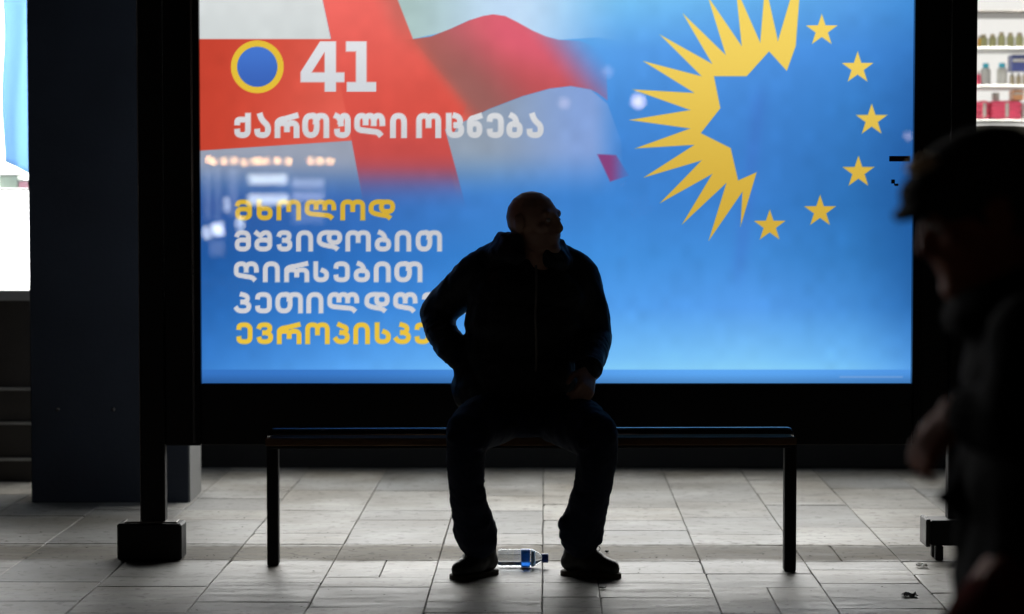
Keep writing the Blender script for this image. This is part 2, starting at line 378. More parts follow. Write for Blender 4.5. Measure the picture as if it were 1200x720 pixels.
packbox(1196, 1210, 0, 0, 20, 'white', 'white pack right of the pink packs on the lower shop shelf', 'pack', 'pack')
packbox(1163, 1170, 0, 22.5, 9, 'white', 'tiny white carton lying on the wide pink pack', 'box', 'box', d=.05)
def softpack(px0, px1, label):
    x0 = W(px0, 100, YS).x; x1 = W(px1, 100, YS).x; z = zs[0] + .003; h = zpx(21)
    t = thing('towel_pack', label, 'pack', ((x0 + x1) / 2, YS, z), 'pink packs on the lower shelf')
    pr = []
    for j in range(3):
        zz = z + h * (j + .5) / 3; r = h / 6 * 1.12
        for yy in (YS - .05, YS, YS + .05): pr.append(caps((x0 + r, yy, zz), r, (x1 - r, yy, zz), r))
    blob('folded_cloth', pr, .005, GM['pink'], t, 2, wr=(.0015, 30, (1, 1, 1)))
    box('paper_band', (x0 + x1) / 2 - .008, (x0 + x1) / 2 + .008, YS - .07, YS - .0665, z + .01, z + h - .01, GM['white'], t, bev=0)
softpack(1144, 1157.5, 'narrow pink folded towel pack at the left end of the lower shop shelf')
softpack(1159, 1195, 'wide pink folded towel pack on the lower shop shelf')
# left bay
XL1 = -1.99; XL0 = -6.5
zsl = [zat(p, YL) for p in (566, 537, 495, 455, 352, 340)]
zb = [0] + zsl[1:4]
for k in range(3):
    box('base_panel', XL0, XL1, YL + .012 * k, YM + .3, zb[k] + .001, zb[k + 1] - .013, M['plinth'], bld)
    box('trim_strip', XL0, XL1, YL + .012 * k - .008, YM, zb[k + 1] - .012, zb[k + 1], M['trim'], bld, bev=.001)
box('base_panel', XL0, XL1, YL + .03, YM + .3, zb[3] + .001, zsl[4] - .002, M['plinth'], bld)
box('window_sill', XL0, XL1, YL - .05, YM + .3, zsl[4], zsl[5], M['trim'], bld)
box('pane', XL0 + .02, XL1 - .03, YL + .03, YL + .036, zsl[5] + .002, 3.2, glass_pane('left_glass'), bld, bev=0)
box('window_frame', XL1 - .03, XL1, YL, YL + .08, zsl[5] + .001, 3.24, M['black_metal'], bld)
box('back_panel', XL0, XL1 - .01, YL + .62, YL + .64, zsl[5] + .001, 3.2, lit2, bld, bev=0)
box('fill_lamp', XL0 + .2, XL1 - .1, YL + .08, YL + .3, 3.1, 3.13, emit('left_fill_lamp', (1, 1, .98), 40.0), bld, bev=0)  # unseen lamp added to brighten the window goods and nearby floor
box('return_wall', XL1 + .001, XL1 + .008, YL + .08, YM + .29, zsl[5] + .001, 3.24, M['wall'], bld)
zsh = zat(221, 10.1)
box('shelf', XL0 + .1, XL1 - .05, 10.0, 10.25, zsh - .012, zsh, M['white_paint'], bld)
def windowgood(px0, px1, h, c, label):
    x0 = W(px0, 200, 10.1).x; x1 = W(px1, 200, 10.1).x
    t = thing('box', label, 'box', ((x0 + x1) / 2, 10.1, zsh))
    box('carton', x0, x1, 10.04, 10.16, zsh + .001, zsh + h, good_mat('window_goods', c), t, bev=.004)
    box('lid', x0 - .002, x1 + .002, 10.038, 10.162, zsh + h, zsh + h + .008, M['white_paint'], t, bev=.001)
windowgood(2, 24, .055, (.7, .85, .72), 'pale green box in the far left lit window')
windowgood(25, 40, .03, (.9, .5, .6), 'low pink box beside the pillar in the far left lit window')
# blue banner hanging in the left window front
m, N, L, p = nt('banner_cloth'); N.remove(p)
df = N.new('ShaderNodeBsdfDiffuse'); tl = N.new('ShaderNodeBsdfTranslucent'); x = N.new('ShaderNodeMixShader'); x.inputs[0].default_value = .65
for n_ in (df, tl): n_.inputs[0].default_value = (.50, .72, .97, 1)
L.new(df.outputs[0], x.inputs[1]); L.new(tl.outputs[0], x.inputs[2]); L.new(x.outputs[0], N['Material Output'].inputs[0])
BY = 9.62
bx0, bx1 = W(4, 100, BY).x, W(46, 100, BY).x
ban = thing('banner', 'plain blue banner hanging in front of the bright window at the left edge', 'banner', (bx0, BY, 1.0))
bm = bmesh.new(); rows = 40; colsn = 24; V = []
ztop = 2.6
for j in range(rows + 1):
    r = []
    for i in range(colsn + 1):
        s = i / colsn; xx = bx0 + (bx1 - bx0) * s
        zb_ = zat(190 + 20 * s, BY); zz = ztop + (zb_ - ztop) * j / rows
        r.append(bm.verts.new((xx + .006 * math.sin(j * .35) * (1 - s), BY + .010 * math.sin(s * 9 + j * .12) , zz)))
    V.append(r)
for j in range(rows):
    for i in range(colsn): bm.faces.new((V[j][i], V[j][i + 1], V[j + 1][i + 1], V[j + 1][i]))
me = bm_mesh(bm); o = link('cloth', me, ban, m, smooth=True)
sd = o.modifiers.new('thick', 'SOLIDIFY'); sd.thickness = .0015
lathe('pole', [(.012, 0), (.012, .5)], (bx0 - .1, BY, ztop), M['steel'], ban, rot=Matrix.Rotation(PI / 2, 4, 'Y'))
box('bracket', bx0 - .08, bx0 - .05, BY - .002, YL + .02, ztop - .02, ztop + .02, M['steel'], ban)

# ------------------------------------------------------------------ pillar
PY = 9.2
pz = 3.6
px0, px1 = W(37, 588, PY).x, W(222, 585, PY).x
pil = thing('pillar', 'thick dark blue clad pillar behind the left post of the advert frame', 'pillar', ((px0 + px1) / 2, PY, 0))
box('cladding', px0, px1 - .004, PY, PY + .34, 0.0, pz, M['pillar'], pil, bev=.004)
box('side_panel', px1 - .0035, px1 + .003, PY + .004, PY + .33, 0.0, pz, M['pillar_side'], pil, bev=.001)
box('capital', px0 - .05, px1 + .05, PY - .05, PY + .4, pz, pz + .12, M['pillar'], pil, bev=.006)
for px, py in ((68, 480), (133, 480)):
    c = W(px, py, PY)
    lathe('bolt', [(.008, 0), (.007, .004), (.003, .006)], (c.x, PY - .0005, c.z), M['steel'], pil, seg=8, rot=Matrix.Rotation(PI / 2, 4, 'X'))

# ------------------------------------------------------------------ advert frame with lit poster
YF, YK = 7.78, 7.925
XA = W(163, 300, YF).x; XB = W(1143, 300, YF).x
xi0 = W(233.5, 300, YF).x; xi1 = W(1071.5, 300, YF).x
zbot = zat(523, YF); zin = zat(450.5, YF); ztop_in = zat(-95, YF); ztop_o = zat(-165, YF)
ad = thing('advert_lightbox', 'tall black framed backlit election poster board standing behind the bench', 'billboard', (0, YF, 0))
xp = W(192, 400, YF).x; xq = W(1113, 400, YF).x
def rail(name, x0, x1, y0, y1, z0, z1, m=M['black_metal'], b=.004): return box(name, x0, x1, y0, y1, z0, z1, m, ad, b)
rail('post', XA, xp, YF, YF + .055, .12, ztop_o)
rail('post', xq, XB, YF, YF + .055, .12, ztop_o)
box('edge_highlight', XA - .0035, XA - .0005, YF + .002, YF + .02, .13, ztop_o, M['steel'], ad, .0005)  # steel sliver added in place of the highlight on the post edge
rail('side_rail', xp + .001, xi0, YF + .012, YK - .006, zbot, ztop_o - .004)
rail('side_rail', xi1, xq - .001, YF + .012, YK - .006, zbot, ztop_o - .004)
rail('bottom_rail', xi0 + .001, xi1 - .001, YF + .010, YK - .008, zbot + .002, zin)
rail('top_rail', xi0 + .001, xi1 - .001, YF + .010, YK - .008, ztop_in, ztop_o - .003)
# inner beads and joints
rail('inner_bead', xi0 - .028, xi0 - .018, YF + .006, YF + .013, zbot + .01, ztop_o - .01, M['black_gloss'], .001)
rail('inner_bead', xi1 + .018, xi1 + .028, YF + .006, YF + .013, zbot + .01, ztop_o - .01, M['black_gloss'], .001)
# feet
fx0, fx1 = W(138, 640, 7.75).x, W(214, 640, 7.75).x
bm = bmesh.new(); add_box(bm, fx0, fx1, 7.745, 7.848, .002, .125, .006)
bmesh.ops.rotate(bm, cent=((fx0 + fx1) / 2, 7.85, 0), matrix=Matrix.Rotation(math.radians(-1.5), 3, 'Z'), verts=bm.verts)
o = link('foot', bm_mesh(bm), ad, M['black_metal'])
box('foot_plate', fx0 + .02, fx1 - .02, 7.762, 7.84, .126, .130, M['steel'], o)
f2 = W(1084, 640, 7.75).x
o = rail('foot', f2 + .018, f2 + .26, 7.737, 7.845, .052, .138)
box('end_cap', f2, f2 + .016, 7.733, 7.85, .048, .142, M['black_gloss'], o)
for yy in (7.745, 7.81): box('foot_stub', f2 + .035, f2 + .062, yy, yy + .03, .001, .05, M['black_metal'], o)
for yy in (7.745, 7.81): box('foot_stub', f2 + .2, f2 + .227, yy, yy + .03, .001, .05, M['black_metal'], o)

# ---- the print and its uneven backlight, painted into vertex colours of the poster sheet
PYD = 7.832
pxa, pxb = W(228, 300, PYD).x, W(1077, 300, PYD).x
pza, pzb = zat(456, PYD), zat(-100, PYD)
step = 1.15 * PYD / F
nx = int((pxb - pxa) / step); nz = int((pzb - pza) / step)
gx = np.linspace(pxa, pxb, nx + 1); gz = np.linspace(pza, pzb, nz + 1)
GX, GZ = np.meshgrid(gx, gz)
dy_ = PYD; dz_ = GZ - HC
zc = dy_ * FW.y + dz_ * FW.z
PX = (CX + F * GX / zc).ravel(); PY_ = (CY - F * (dy_ * UP.y + dz_ * UP.z) / zc).ravel()

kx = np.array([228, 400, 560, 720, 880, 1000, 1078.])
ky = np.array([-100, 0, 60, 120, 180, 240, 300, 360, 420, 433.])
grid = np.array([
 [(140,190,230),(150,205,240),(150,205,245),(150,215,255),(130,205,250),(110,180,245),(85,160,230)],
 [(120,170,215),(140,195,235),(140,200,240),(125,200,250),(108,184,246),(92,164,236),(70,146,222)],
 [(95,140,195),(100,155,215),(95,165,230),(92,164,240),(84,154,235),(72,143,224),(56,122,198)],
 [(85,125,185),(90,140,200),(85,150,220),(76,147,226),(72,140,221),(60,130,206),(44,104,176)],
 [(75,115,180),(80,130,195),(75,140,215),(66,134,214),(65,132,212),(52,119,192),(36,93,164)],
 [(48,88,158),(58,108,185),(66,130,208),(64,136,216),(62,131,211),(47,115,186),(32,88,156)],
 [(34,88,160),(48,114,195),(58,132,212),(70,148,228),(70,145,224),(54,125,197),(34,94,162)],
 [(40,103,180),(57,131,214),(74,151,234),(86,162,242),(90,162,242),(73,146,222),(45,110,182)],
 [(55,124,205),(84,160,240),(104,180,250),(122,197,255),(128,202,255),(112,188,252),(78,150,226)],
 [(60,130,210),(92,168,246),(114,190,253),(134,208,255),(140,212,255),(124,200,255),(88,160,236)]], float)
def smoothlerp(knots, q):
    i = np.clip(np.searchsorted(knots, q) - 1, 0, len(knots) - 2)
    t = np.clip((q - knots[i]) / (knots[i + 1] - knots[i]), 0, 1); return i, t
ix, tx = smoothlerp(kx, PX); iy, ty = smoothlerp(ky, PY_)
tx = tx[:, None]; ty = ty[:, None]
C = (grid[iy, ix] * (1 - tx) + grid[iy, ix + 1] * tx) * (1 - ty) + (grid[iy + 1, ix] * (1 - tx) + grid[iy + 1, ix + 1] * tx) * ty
def sst(a, b, x): t = np.clip((x - a) / (b - a), 0, 1); return t * t * (3 - 2 * t)
def poly_mask(pts, soft=1.2):
    pts = np.array(pts, float); out = np.zeros(len(PX))
    lo = pts.min(0) - 4; hi = pts.max(0) + 4
    sel = np.where((PX > lo[0]) & (PX < hi[0]) & (PY_ > lo[1]) & (PY_ < hi[1]))[0]
    x = PX[sel]; y = PY_[sel]; d2 = np.full(len(sel), 1e9); ins = np.zeros(len(sel), bool)
    for k in range(len(pts)):
        a = pts[k]; b = pts[(k + 1) % len(pts)]; e = b - a; L2 = max(e @ e, 1e-9)
        t = np.clip(((x - a[0]) * e[0] + (y - a[1]) * e[1]) / L2, 0, 1)
        d2 = np.minimum(d2, (x - a[0] - t * e[0]) ** 2 + (y - a[1] - t * e[1]) ** 2)
        c = ((a[1] > y) != (b[1] > y)); ins ^= c & (x < (b[0] - a[0]) * (y - a[1]) / (b[1] - a[1] + 1e-12) + a[0])
    d = np.sqrt(d2) * np.where(ins, 1, -1)
    out[sel] = np.clip(d / soft + .5, 0, 1); return out
def put(mask, col):
    global C
    C = C * (1 - mask[:, None]) + np.asarray(col, float) * mask[:, None]
def grad(c0, c1, t): return np.asarray(c0, float) * (1 - t)[:, None] + np.asarray(c1, float) * t[:, None]
# white cloth of the flag, lower left and upper left
fade_low = 1 - sst(188, 244, PY_)
put(poly_mask([(200, -120), (352, -120), (378, 0), (388, 47), (200, 47)]), grad((234, 238, 238), (216, 222, 222), sst(-60, 46, PY_)))
lw = poly_mask([(200, 160), (412, 160), (430, 250), (200, 250)])
put(lw * fade_low, grad((158, 166, 184), (96, 128, 180), sst(175, 240, PY_)))
# upper right cloth
uw = poly_mask([(430, -120), (800, -120), (800, 60), (700, 44), (655, 47), (635, 42), (600, 24), (575, 18), (550, 24), (520, 38), (484, 46), (476, 46), (450, 0)], 2)
put(uw * (1 - sst(600, 740, PX)), grad((176, 202, 200), (200, 228, 255), sst(470, 600, PX)))
# lower right cloth
lr = poly_mask([(515, 150), (545, 142), (573, 128), (612, 113), (644, 104), (669, 101), (692, 105), (712, 122), (728, 165), (732, 250), (540, 250)], 2)
put(lr * (1 - sst(170, 236, PY_)) * (1 - .9 * sst(690, 733, PX)), grad((150, 164, 182), (138, 168, 224), sst(560, 690, PX)))
# red cross, horizontal arm waving to the right
red = poly_mask([(200, 46), (388, 46), (484, 46), (505, 43), (528, 34), (550, 24), (566, 19), (578, 17), (592, 19), (606, 26), (624, 36), (640, 43), (655, 47),
                 (680, 48), (710, 60), (712, 118), (700, 109), (692, 105), (669, 101), (644, 104), (612, 113), (573, 128), (545, 142), (521, 152), (412, 165), (200, 179)])
rc = grad((204, 70, 52), (232, 100, 86), sst(232, 430, PX))
q_ = PX - 488 - (PY_ - 47) * .80                     # distance right of the fold
d1 = sst(-26, 14, q_) * (1 - sst(20, 105, q_)) * (.72 + .28 * sst(30, 110, PY_))
rc = rc * (1 - sst(-10, 60, q_)[:, None]) + grad((222, 104, 116), (196, 88, 92), sst(20, 110, PY_)) * sst(-10, 60, q_)[:, None]
t_ = np.clip(d1 * .85, 0, 1)[:, None]; rc = rc * (1 - t_) + np.array([150, 102, 98]) * t_
pk = sst(545, 600, PX) * np.exp(-((PY_ - 30 - (PX - 575) * .45) / 26) ** 2)
rc = rc * (1 - pk[:, None] * .7) + np.array([232, 100, 122]) * pk[:, None] * .7
bl = sst(640, 705, PX - (PY_ - 70) * .55)
rc = rc * (1 - bl[:, None] * .3) + np.array([120, 110, 200]) * bl[:, None] * .3
put(red * (1 - sst(635, 715, PX - (PY_ - 70) * .75)), rc)
# vertical arm
va = poly_mask([(350, -120), (436, -120), (466, 0), (484, 46), (548, 122), (530, 160), (521, 150), (548, 250), (428, 250), (412, 165), (388, 46), (378, 0)])
vc = grad((248, 112, 104), (222, 86, 74), sst(-20, 150, PY_))
vs_ = sst(28, 60, (PX - 388) - (PY_ - 46) * .34)
edge = (1 - sst(0, 34, 466 + PY_ * .39 - PX)) * (1 - sst(10, 70, PY_)); vc = vc * (1 - .42 * edge[:, None]) + np.array([160, 110, 100]) * .42 * edge[:, None]
vc2 = grad((205, 82, 78), (110, 92, 150), sst(175, 236, PY_))
k_ = sst(130, 180, PY_)[:, None]; vc = vc * (1 - k_) + vc2 * k_
soft_r = np.where(PY_ < 150, 1.0, 1.0)
put(va * (1 - sst(192, 248, PY_)) * np.where((PY_ > 46.4) & (PY_ < 150), 1 - sst(-22, 6, q_), 1), vc)
# small red flag corner
put(poly_mask([(700, 181), (722, 182), (737, 206), (715, 213)], 2) * (1 - .8 * sst(712, 736, PX)), (140, 70, 130))
# faint vertical cloth streaks in the field
st = np.exp(-(((PX - 880 + (PY_ - 200) * .12) / 9) ** 2)) * sst(90, 130, PY_) * (1 - sst(300, 350, PY_)) * .25
C = C * (1 - st[:, None]) + np.array([70, 110, 200]) * st[:, None]
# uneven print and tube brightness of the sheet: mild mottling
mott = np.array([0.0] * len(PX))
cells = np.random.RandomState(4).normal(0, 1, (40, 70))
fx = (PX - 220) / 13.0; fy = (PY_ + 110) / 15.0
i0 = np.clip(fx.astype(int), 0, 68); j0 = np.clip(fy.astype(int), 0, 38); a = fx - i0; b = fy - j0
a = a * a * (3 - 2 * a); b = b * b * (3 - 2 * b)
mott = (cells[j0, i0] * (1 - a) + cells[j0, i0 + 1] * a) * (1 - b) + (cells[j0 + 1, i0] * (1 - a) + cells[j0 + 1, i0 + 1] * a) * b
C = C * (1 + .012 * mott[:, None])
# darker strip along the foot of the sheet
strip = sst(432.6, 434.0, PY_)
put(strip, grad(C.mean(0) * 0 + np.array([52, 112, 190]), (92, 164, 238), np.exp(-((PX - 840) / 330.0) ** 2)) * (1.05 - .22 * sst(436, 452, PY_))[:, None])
put(poly_mask([(984, 441), (1058, 441), (1058, 443), (984, 443)]) * .35, (170, 190, 230))
# sun and stars
Z = lambda x, y: (720 + x / 2.4, y / 2.4)
sun = [(485, 200), (510, 130), (520, 0), (506, -40), (460, 115), (424, -46), (410, 120), (341, -36), (358, 130), (263, -9), (313, 155), (192, 38), (275, 180), (128, 98),
       (245, 215), (80, 172), (225, 262), (50, 252), (213, 310), (42, 338), (213, 362), (58, 418), (225, 408), (82, 500), (245, 452), (128, 572), (275, 490),
       (190, 632), (315, 515), (265, 678), (360, 540), (355, 637), (400, 485), (348, 508), (327, 417), (243, 375), (298, 305), (280, 215), (372, 215), (435, 145)]
yel = grad((255, 222, 104), (216, 178, 66), sst(0, 270, PY_))
put(poly_mask([Z(*p) for p in sun]), yel)
for sx, sy in ((963, 36), (1005, 80), (1021.5, 141), (1006, 202), (961, 248), (902, 265)):
    pts = []
    for k in range(10):
        r = 19.5 if k % 2 == 0 else 7.6; an = -PI / 2 + k * PI / 5
        pts.append((sx + r * math.cos(an), sy + r * math.sin(an)))
    put(poly_mask(pts), yel)
# ballot circle and number 41
dd = np.hypot(PX - 301.5, PY_ - 78.5)
put(np.clip(31 - dd + .5, 0, 1), (234, 196, 62)); put(np.clip(23.6 - dd + .5, 0, 1), grad((72, 122, 212), (62, 104, 190), sst(55, 102, PY_)))
Q = lambda x, y: (260 + x / 6., 30 + y / 6.)
white = grad((234, 236, 240), (216, 220, 226), sst(40, 110, PY_))
put(poly_mask([Z4 for Z4 in [Q(690, 112), Q(803, 112), Q(803, 330), Q(862, 330), Q(862, 400), Q(803, 400), Q(803, 466), Q(722, 466), Q(722, 400), Q(553, 400), Q(553, 328)]]), white)
put(poly_mask([Q(722, 188), Q(722, 330), Q(632, 330)]), (222, 92, 80))
put(poly_mask([Q(872, 112), Q(1018, 112), Q(1018, 398), Q(1085, 398), Q(1085, 466), Q(878, 466), Q(878, 398), Q(942, 398), Q(942, 184), Q(872, 184)]), white)
# the lettering: centre lines of each letter in a unit cell (x right, y up)
def q3(a, b, c, n=8):
    out = []
    for k in range(n + 1):
        th = PI / 2 * k / n; u = math.sin(th) ** .78; v = 1 - max(math.cos(th), 0) ** .78
        out.append((a[0] + (b[0] - a[0]) * u + (c[0] - b[0]) * v, a[1] + (b[1] - a[1]) * u + (c[1] - b[1]) * v))
    return out
def hump(x0, x1, y, top=1.0): return q3((x0, y), (x0, top), ((x0 + x1) / 2, top)) + q3(((x0 + x1) / 2, top), (x1, top), (x1, y))
def loop(x0, x1, y0, y1):
    xm = (x0 + x1) / 2; ym = (y0 + y1) / 2
    return q3((xm, y1), (x1, y1), (x1, ym)) + q3((x1, ym), (x1, y0), (xm, y0)) + q3((xm, y0), (x0, y0), (x0, ym)) + q3((x0, ym), (x0, y1), (xm, y1))
bowl = q3((1, .3), (1, 0), (.55, 0)) + q3((.55, 0), (.05, 0), (.05, .18))
G = {
 'ე': [q3((.05, .84), (.05, 1), (.5, 1)) + q3((.5, 1), (1, 1), (1, .65)) + bowl],
 'ქ': [q3((.05, .66), (.05, .80), (.3, .80)) + [(1, .80)], [(1, 1)] + [(1, .3)] + bowl],
 'ა': [[(.32, 1)] + q3((.32, 1), (.42, .8), (.75, .62)) + q3((.75, .62), (1, .5), (1, .3)) + bowl],
 'რ': [[(0, 0), (0, .62)] + q3((0, .62), (.05, .8), (.4, .84)) + [(.95, 1)], hump(0, .5, .36, .62), hump(.5, 1, .36, .62) + [(1, 0)], [(.5, .4), (.5, .3)]],
 'თ': [loop(0, .55, 0, 1), q3((.3, 1), (.45, 1.05), (.55, .85)), hump(.5, 1, .7) + [(1, 0)]],
 'უ': [[(.02, .98)] + q3((.02, .98), (.3, .92), (.38, .6)), q3((.36, .7), (.45, 1), (.7, 1)) + q3((.7, 1), (1, 1), (1, .7)) + bowl],
 'ლ': [q3((.33, .66), (.33, 1), (.18, 1)) + q3((.18, 1), (0, 1), (0, .65)) + q3((0, .5), (0, .26), (.25, .24)) + [(.62, .18)] + q3((.62, .18), (.80, .17), (.86, .06)), hump(.33, .64, .66), hump(.64, .97, .62)],
 'ღ': [q3((.48, .6), (.48, 1), (.25, 1)) + q3((.25, 1), (0, 1), (0, .65)) + q3((0, .5), (0, .28), (.3, .25)) + q3((.5, .2), (.78, .16), (.84, .06)), hump(.48, .97, .6)],
 'ი': [[(0, 0)] + hump(0, 1, .6) + [(1, 0)]],
 'ო': [[(0, 0)] + hump(0, .5, .7) + [(.5, .52)], hump(.5, 1, .7) + [(1, 0)]],
 'ც': [[(.03, 1), (.03, .35)] + q3((.03, .3), (.05, 0), (.5, 0)) + q3((.5, 0), (1, 0), (1, .28)) + q3((1, .28), (1, .5), (.62, .52)), q3((.62, .52), (.95, .55), (.9, .75)) + q3((.9, .75), (.85, .95), (.55, 1))],
 'ნ': [loop(.02, .98, 0, .6), [(.02, .3), (.02, .6)] + q3((.02, .6), (.02, .85), (.4, .88)) + [(.98, .98)]],
 'ბ': [loop(.03, .97, 0, .58), [(.28, 1)] + q3((.28, 1), (.6, .92), (.68, .58))],
 'მ': [q3((.05, .86), (.1, 1), (.5, 1)) + q3((.5, 1), (1, 1), (1, .65)) + [(1, .3)], loop(.03, 1, 0, .56)],
 'შ': [[(.02, .97), (.3, .8)] + q3((.3, .8), (.5, 1), (.7, 1)) + q3((.7, 1), (1, 1), (1, .65)) + [(1, .3)], loop(.03, 1, 0, .56)],
 'ხ': [[(.06, 1), (.06, .3)], loop(.06, 1, 0, .6)],
 'დ': [q3((.5, 1), (.0, 1.05), (.0, .6)) + q3((0, .5), (.02, .3), (.35, .22)) + q3((.5, .18), (.75, .15), (.82, .06)), loop(.48, 1, .4, 1)],
 'ვ': [q3((.05, .88), (.1, 1), (.5, 1)) + q3((.5, 1), (.95, 1), (.93, .77)) + q3((.93, .77), (.9, .55), (.5, .53)), q3((.5, .53), (1, .5), (1, .27)) + q3((1, .27), (1, 0), (.5, 0)) + q3((.5, 0), (.08, 0), (.05, .15))],
 'კ': [[(.45, 1)] + q3((.45, 1), (.9, .93), (.88, .74)) + q3((.88, .74), (.85, .56), (.5, .54)), q3((.5, .54), (1, .5), (1, .26)) + q3((1, .26), (.95, 0), (.5, 0)) + q3((.5, 0), (.12, .0), (0, .14))],
 'პ': [[(.3, 1), (.55, .92)] + q3((.55, .92), (.95, .85), (.9, .7)) + q3((.9, .7), (.85, .56), (.55, .54)), q3((.5, .54), (1, .5), (1, .26)) + q3((1, .26), (.95, 0), (.5, 0)) + q3((.5, 0), (.12, .0), (0, .14))],
 'ს': [[(.05, 1), (.05, .35)] + q3((.05, .3), (.05, 0), (.5, 0)) + q3((.5, 0), (1, 0), (1, .3)) + q3((1, .3), (1, .5), (.68, .58))],
}
def stroke_mask(lines, hw):
    A = np.array([p for l in lines for p in l]); lo = A.min(0) - hw - 3; hi = A.max(0) + hw + 3
    sel = np.where((PX > lo[0]) & (PX < hi[0]) & (PY_ > lo[1]) & (PY_ < hi[1]))[0]
    out = np.zeros(len(PX))
    if len(sel) == 0: return out
    x = PX[sel]; y = PY_[sel]; d2 = np.full(len(sel), 1e9)
    for l in lines:
        l = [q for i_, q in enumerate(l) if i_ == 0 or math.hypot(q[0] - l[i_ - 1][0], q[1] - l[i_ - 1][1]) > 1e-3]
        closed = math.hypot(l[0][0] - l[-1][0], l[0][1] - l[-1][1]) < .01
        for k_, (a, b) in enumerate(zip(l, l[1:])):
            ex, ey = b[0] - a[0], b[1] - a[1]; L1 = max(math.hypot(ex, ey), 1e-6)
            al = ((x - a[0]) * ex + (y - a[1]) * ey) / L1; pe = np.abs((x - a[0]) * ey - (y - a[1]) * ex) / L1
            over = np.maximum(np.maximum(-al, al - L1), 0)
            d_ = np.hypot(over, pe)
            if not closed and k_ == 0: d_ = np.where(al < 0, np.maximum(-al, pe), d_)
            if not closed and k_ == len(l) - 2: d_ = np.where(al > L1, np.maximum(al - L1, pe), d_)
            d2 = np.minimum(d2, d_ ** 2)
    out[sel] = np.clip((hw - np.sqrt(d2)) / 1.1 + .5, 0, 1); return out
def textline(items, y0, y1, sw, col):
    h = sw / 2
    for ch, x0, x1 in items:
        L = [[(x0 + h + p[0] * (x1 - x0 - sw), y1 - h - p[1] * (y1 - y0 - sw)) for p in s] for s in G[ch]]
        put(stroke_mask(L, h), col)
wht = grad((224, 226, 230), (212, 214, 218), sst(130, 160, PY_))
textline([('ქ',274,294),('ა',297.5,317.5),('რ',321.7,351),('თ',354,386),('უ',391,411),('ლ',415,452.5),('ი',457,477),('ო',487.6,517),('ც',522,544),('ნ',547,565.5),('ე',570,590.5),('ბ',593,613),('ა',616.5,637)], 132.5, 162, 6.9, wht)
ylw = grad((216, 178, 58), (240, 200, 66), sst(250, 380, PY_))
grey = grad((206, 206, 212), (214, 214, 220), sst(270, 350, PY_))
textline([('მ',275,295.4),('ხ',300,319.6),('ო',324,352.8),('ლ',357,395),('ო',398.8,428),('დ',432,463)], 234, 258.5, 5.7, ylw)
textline([('მ',274.6,294),('შ',297.6,319),('ვ',324,342.6),('ი',347,367),('დ',371.3,401),('ო',404.8,434.6),('ბ',438.8,458.8),('ი',462.5,482),('თ',487,518)], 270, 295, 5.7, grey)
textline([('ღ',274,304),('ი',308,328),('რ',333,362.5),('ს',366.5,385.6),('ე',390.4,410),('ბ',414,434),('ი',438,458),('თ',462,495)], 306.5, 331, 5.7, grey)
textline([('კ',274.6,294.5),('ე',298.5,318.5),('თ',322.5,355),('ი',359,379),('ლ',383.5,422),('დ',427,456.7),('ღ',460.7,490),('ე',494,514),('ო',518,547),('ბ',551,571),('ი',575,595),('თ',599,631)], 342.5, 367.5, 5.7, grey)
textline([('ე',276.5,296),('ვ',300.5,320),('რ',324.4,353.3),('ო',357.6,386.4),('პ',391,410),('ი',414,433.5),('ს',438.3,458),('კ',461.8,481.5),('ე',485.4,504.6),('ნ',508,526)], 378, 403.5, 5.7, ylw)

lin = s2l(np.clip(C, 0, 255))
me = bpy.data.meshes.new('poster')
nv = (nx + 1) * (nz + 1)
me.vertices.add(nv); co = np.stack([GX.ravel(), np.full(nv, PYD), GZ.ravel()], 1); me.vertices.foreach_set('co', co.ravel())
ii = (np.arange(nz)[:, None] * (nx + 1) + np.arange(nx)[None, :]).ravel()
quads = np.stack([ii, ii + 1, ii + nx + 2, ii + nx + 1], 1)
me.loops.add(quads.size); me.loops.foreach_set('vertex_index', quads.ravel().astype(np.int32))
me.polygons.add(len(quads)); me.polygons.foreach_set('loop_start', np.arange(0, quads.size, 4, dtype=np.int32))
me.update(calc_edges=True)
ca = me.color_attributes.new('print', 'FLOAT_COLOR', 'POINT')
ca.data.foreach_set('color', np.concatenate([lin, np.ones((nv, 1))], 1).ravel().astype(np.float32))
m, N, L, p = nt('poster_print_backlight'); N.remove(p)
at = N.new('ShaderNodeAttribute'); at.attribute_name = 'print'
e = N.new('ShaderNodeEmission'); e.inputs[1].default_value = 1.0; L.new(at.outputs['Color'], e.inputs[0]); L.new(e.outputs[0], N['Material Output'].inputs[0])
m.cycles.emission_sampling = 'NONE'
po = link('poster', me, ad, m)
rail('backing', xi0 + .002, xi1 - .002, PYD + .01, PYD + .02, zin + .002, ztop_in - .002, M['white_paint'], 0)
rail('rear_poster', xi0 + .002, xi1 - .002, YK - .03, YK - .02, zin + .002, ztop_in - .002, emit('rear_print', (.72, .84, 1.0), 0.9), 0)
rail('front_glass', xi0 + .002, xi1 - .002, YF + .022, YF + .028, zin + .002, ztop_in - .002, glass_pane('poster_glass'), 0)
# sticker and catch on the right edge
a, b = W(1042, 183, YF + .02), W(1066, 189.5, YF + .02)
rail('lock_plate', a.x, b.x, YF + .012, YF + .021, b.z, a.z, M['maroon'], .001)
a = W(1047, 214, YF + .02)
rail('catch', a.x - .008, a.x + .004, YF + .012, YF + .021, a.z - .004, a.z + .01, M['black_gloss'], .001)
rail('catch', a.x + .002, a.x + .016, YF + .012, YF + .0205, a.z - .012, a.z - .004, M['black_gloss'], .001)

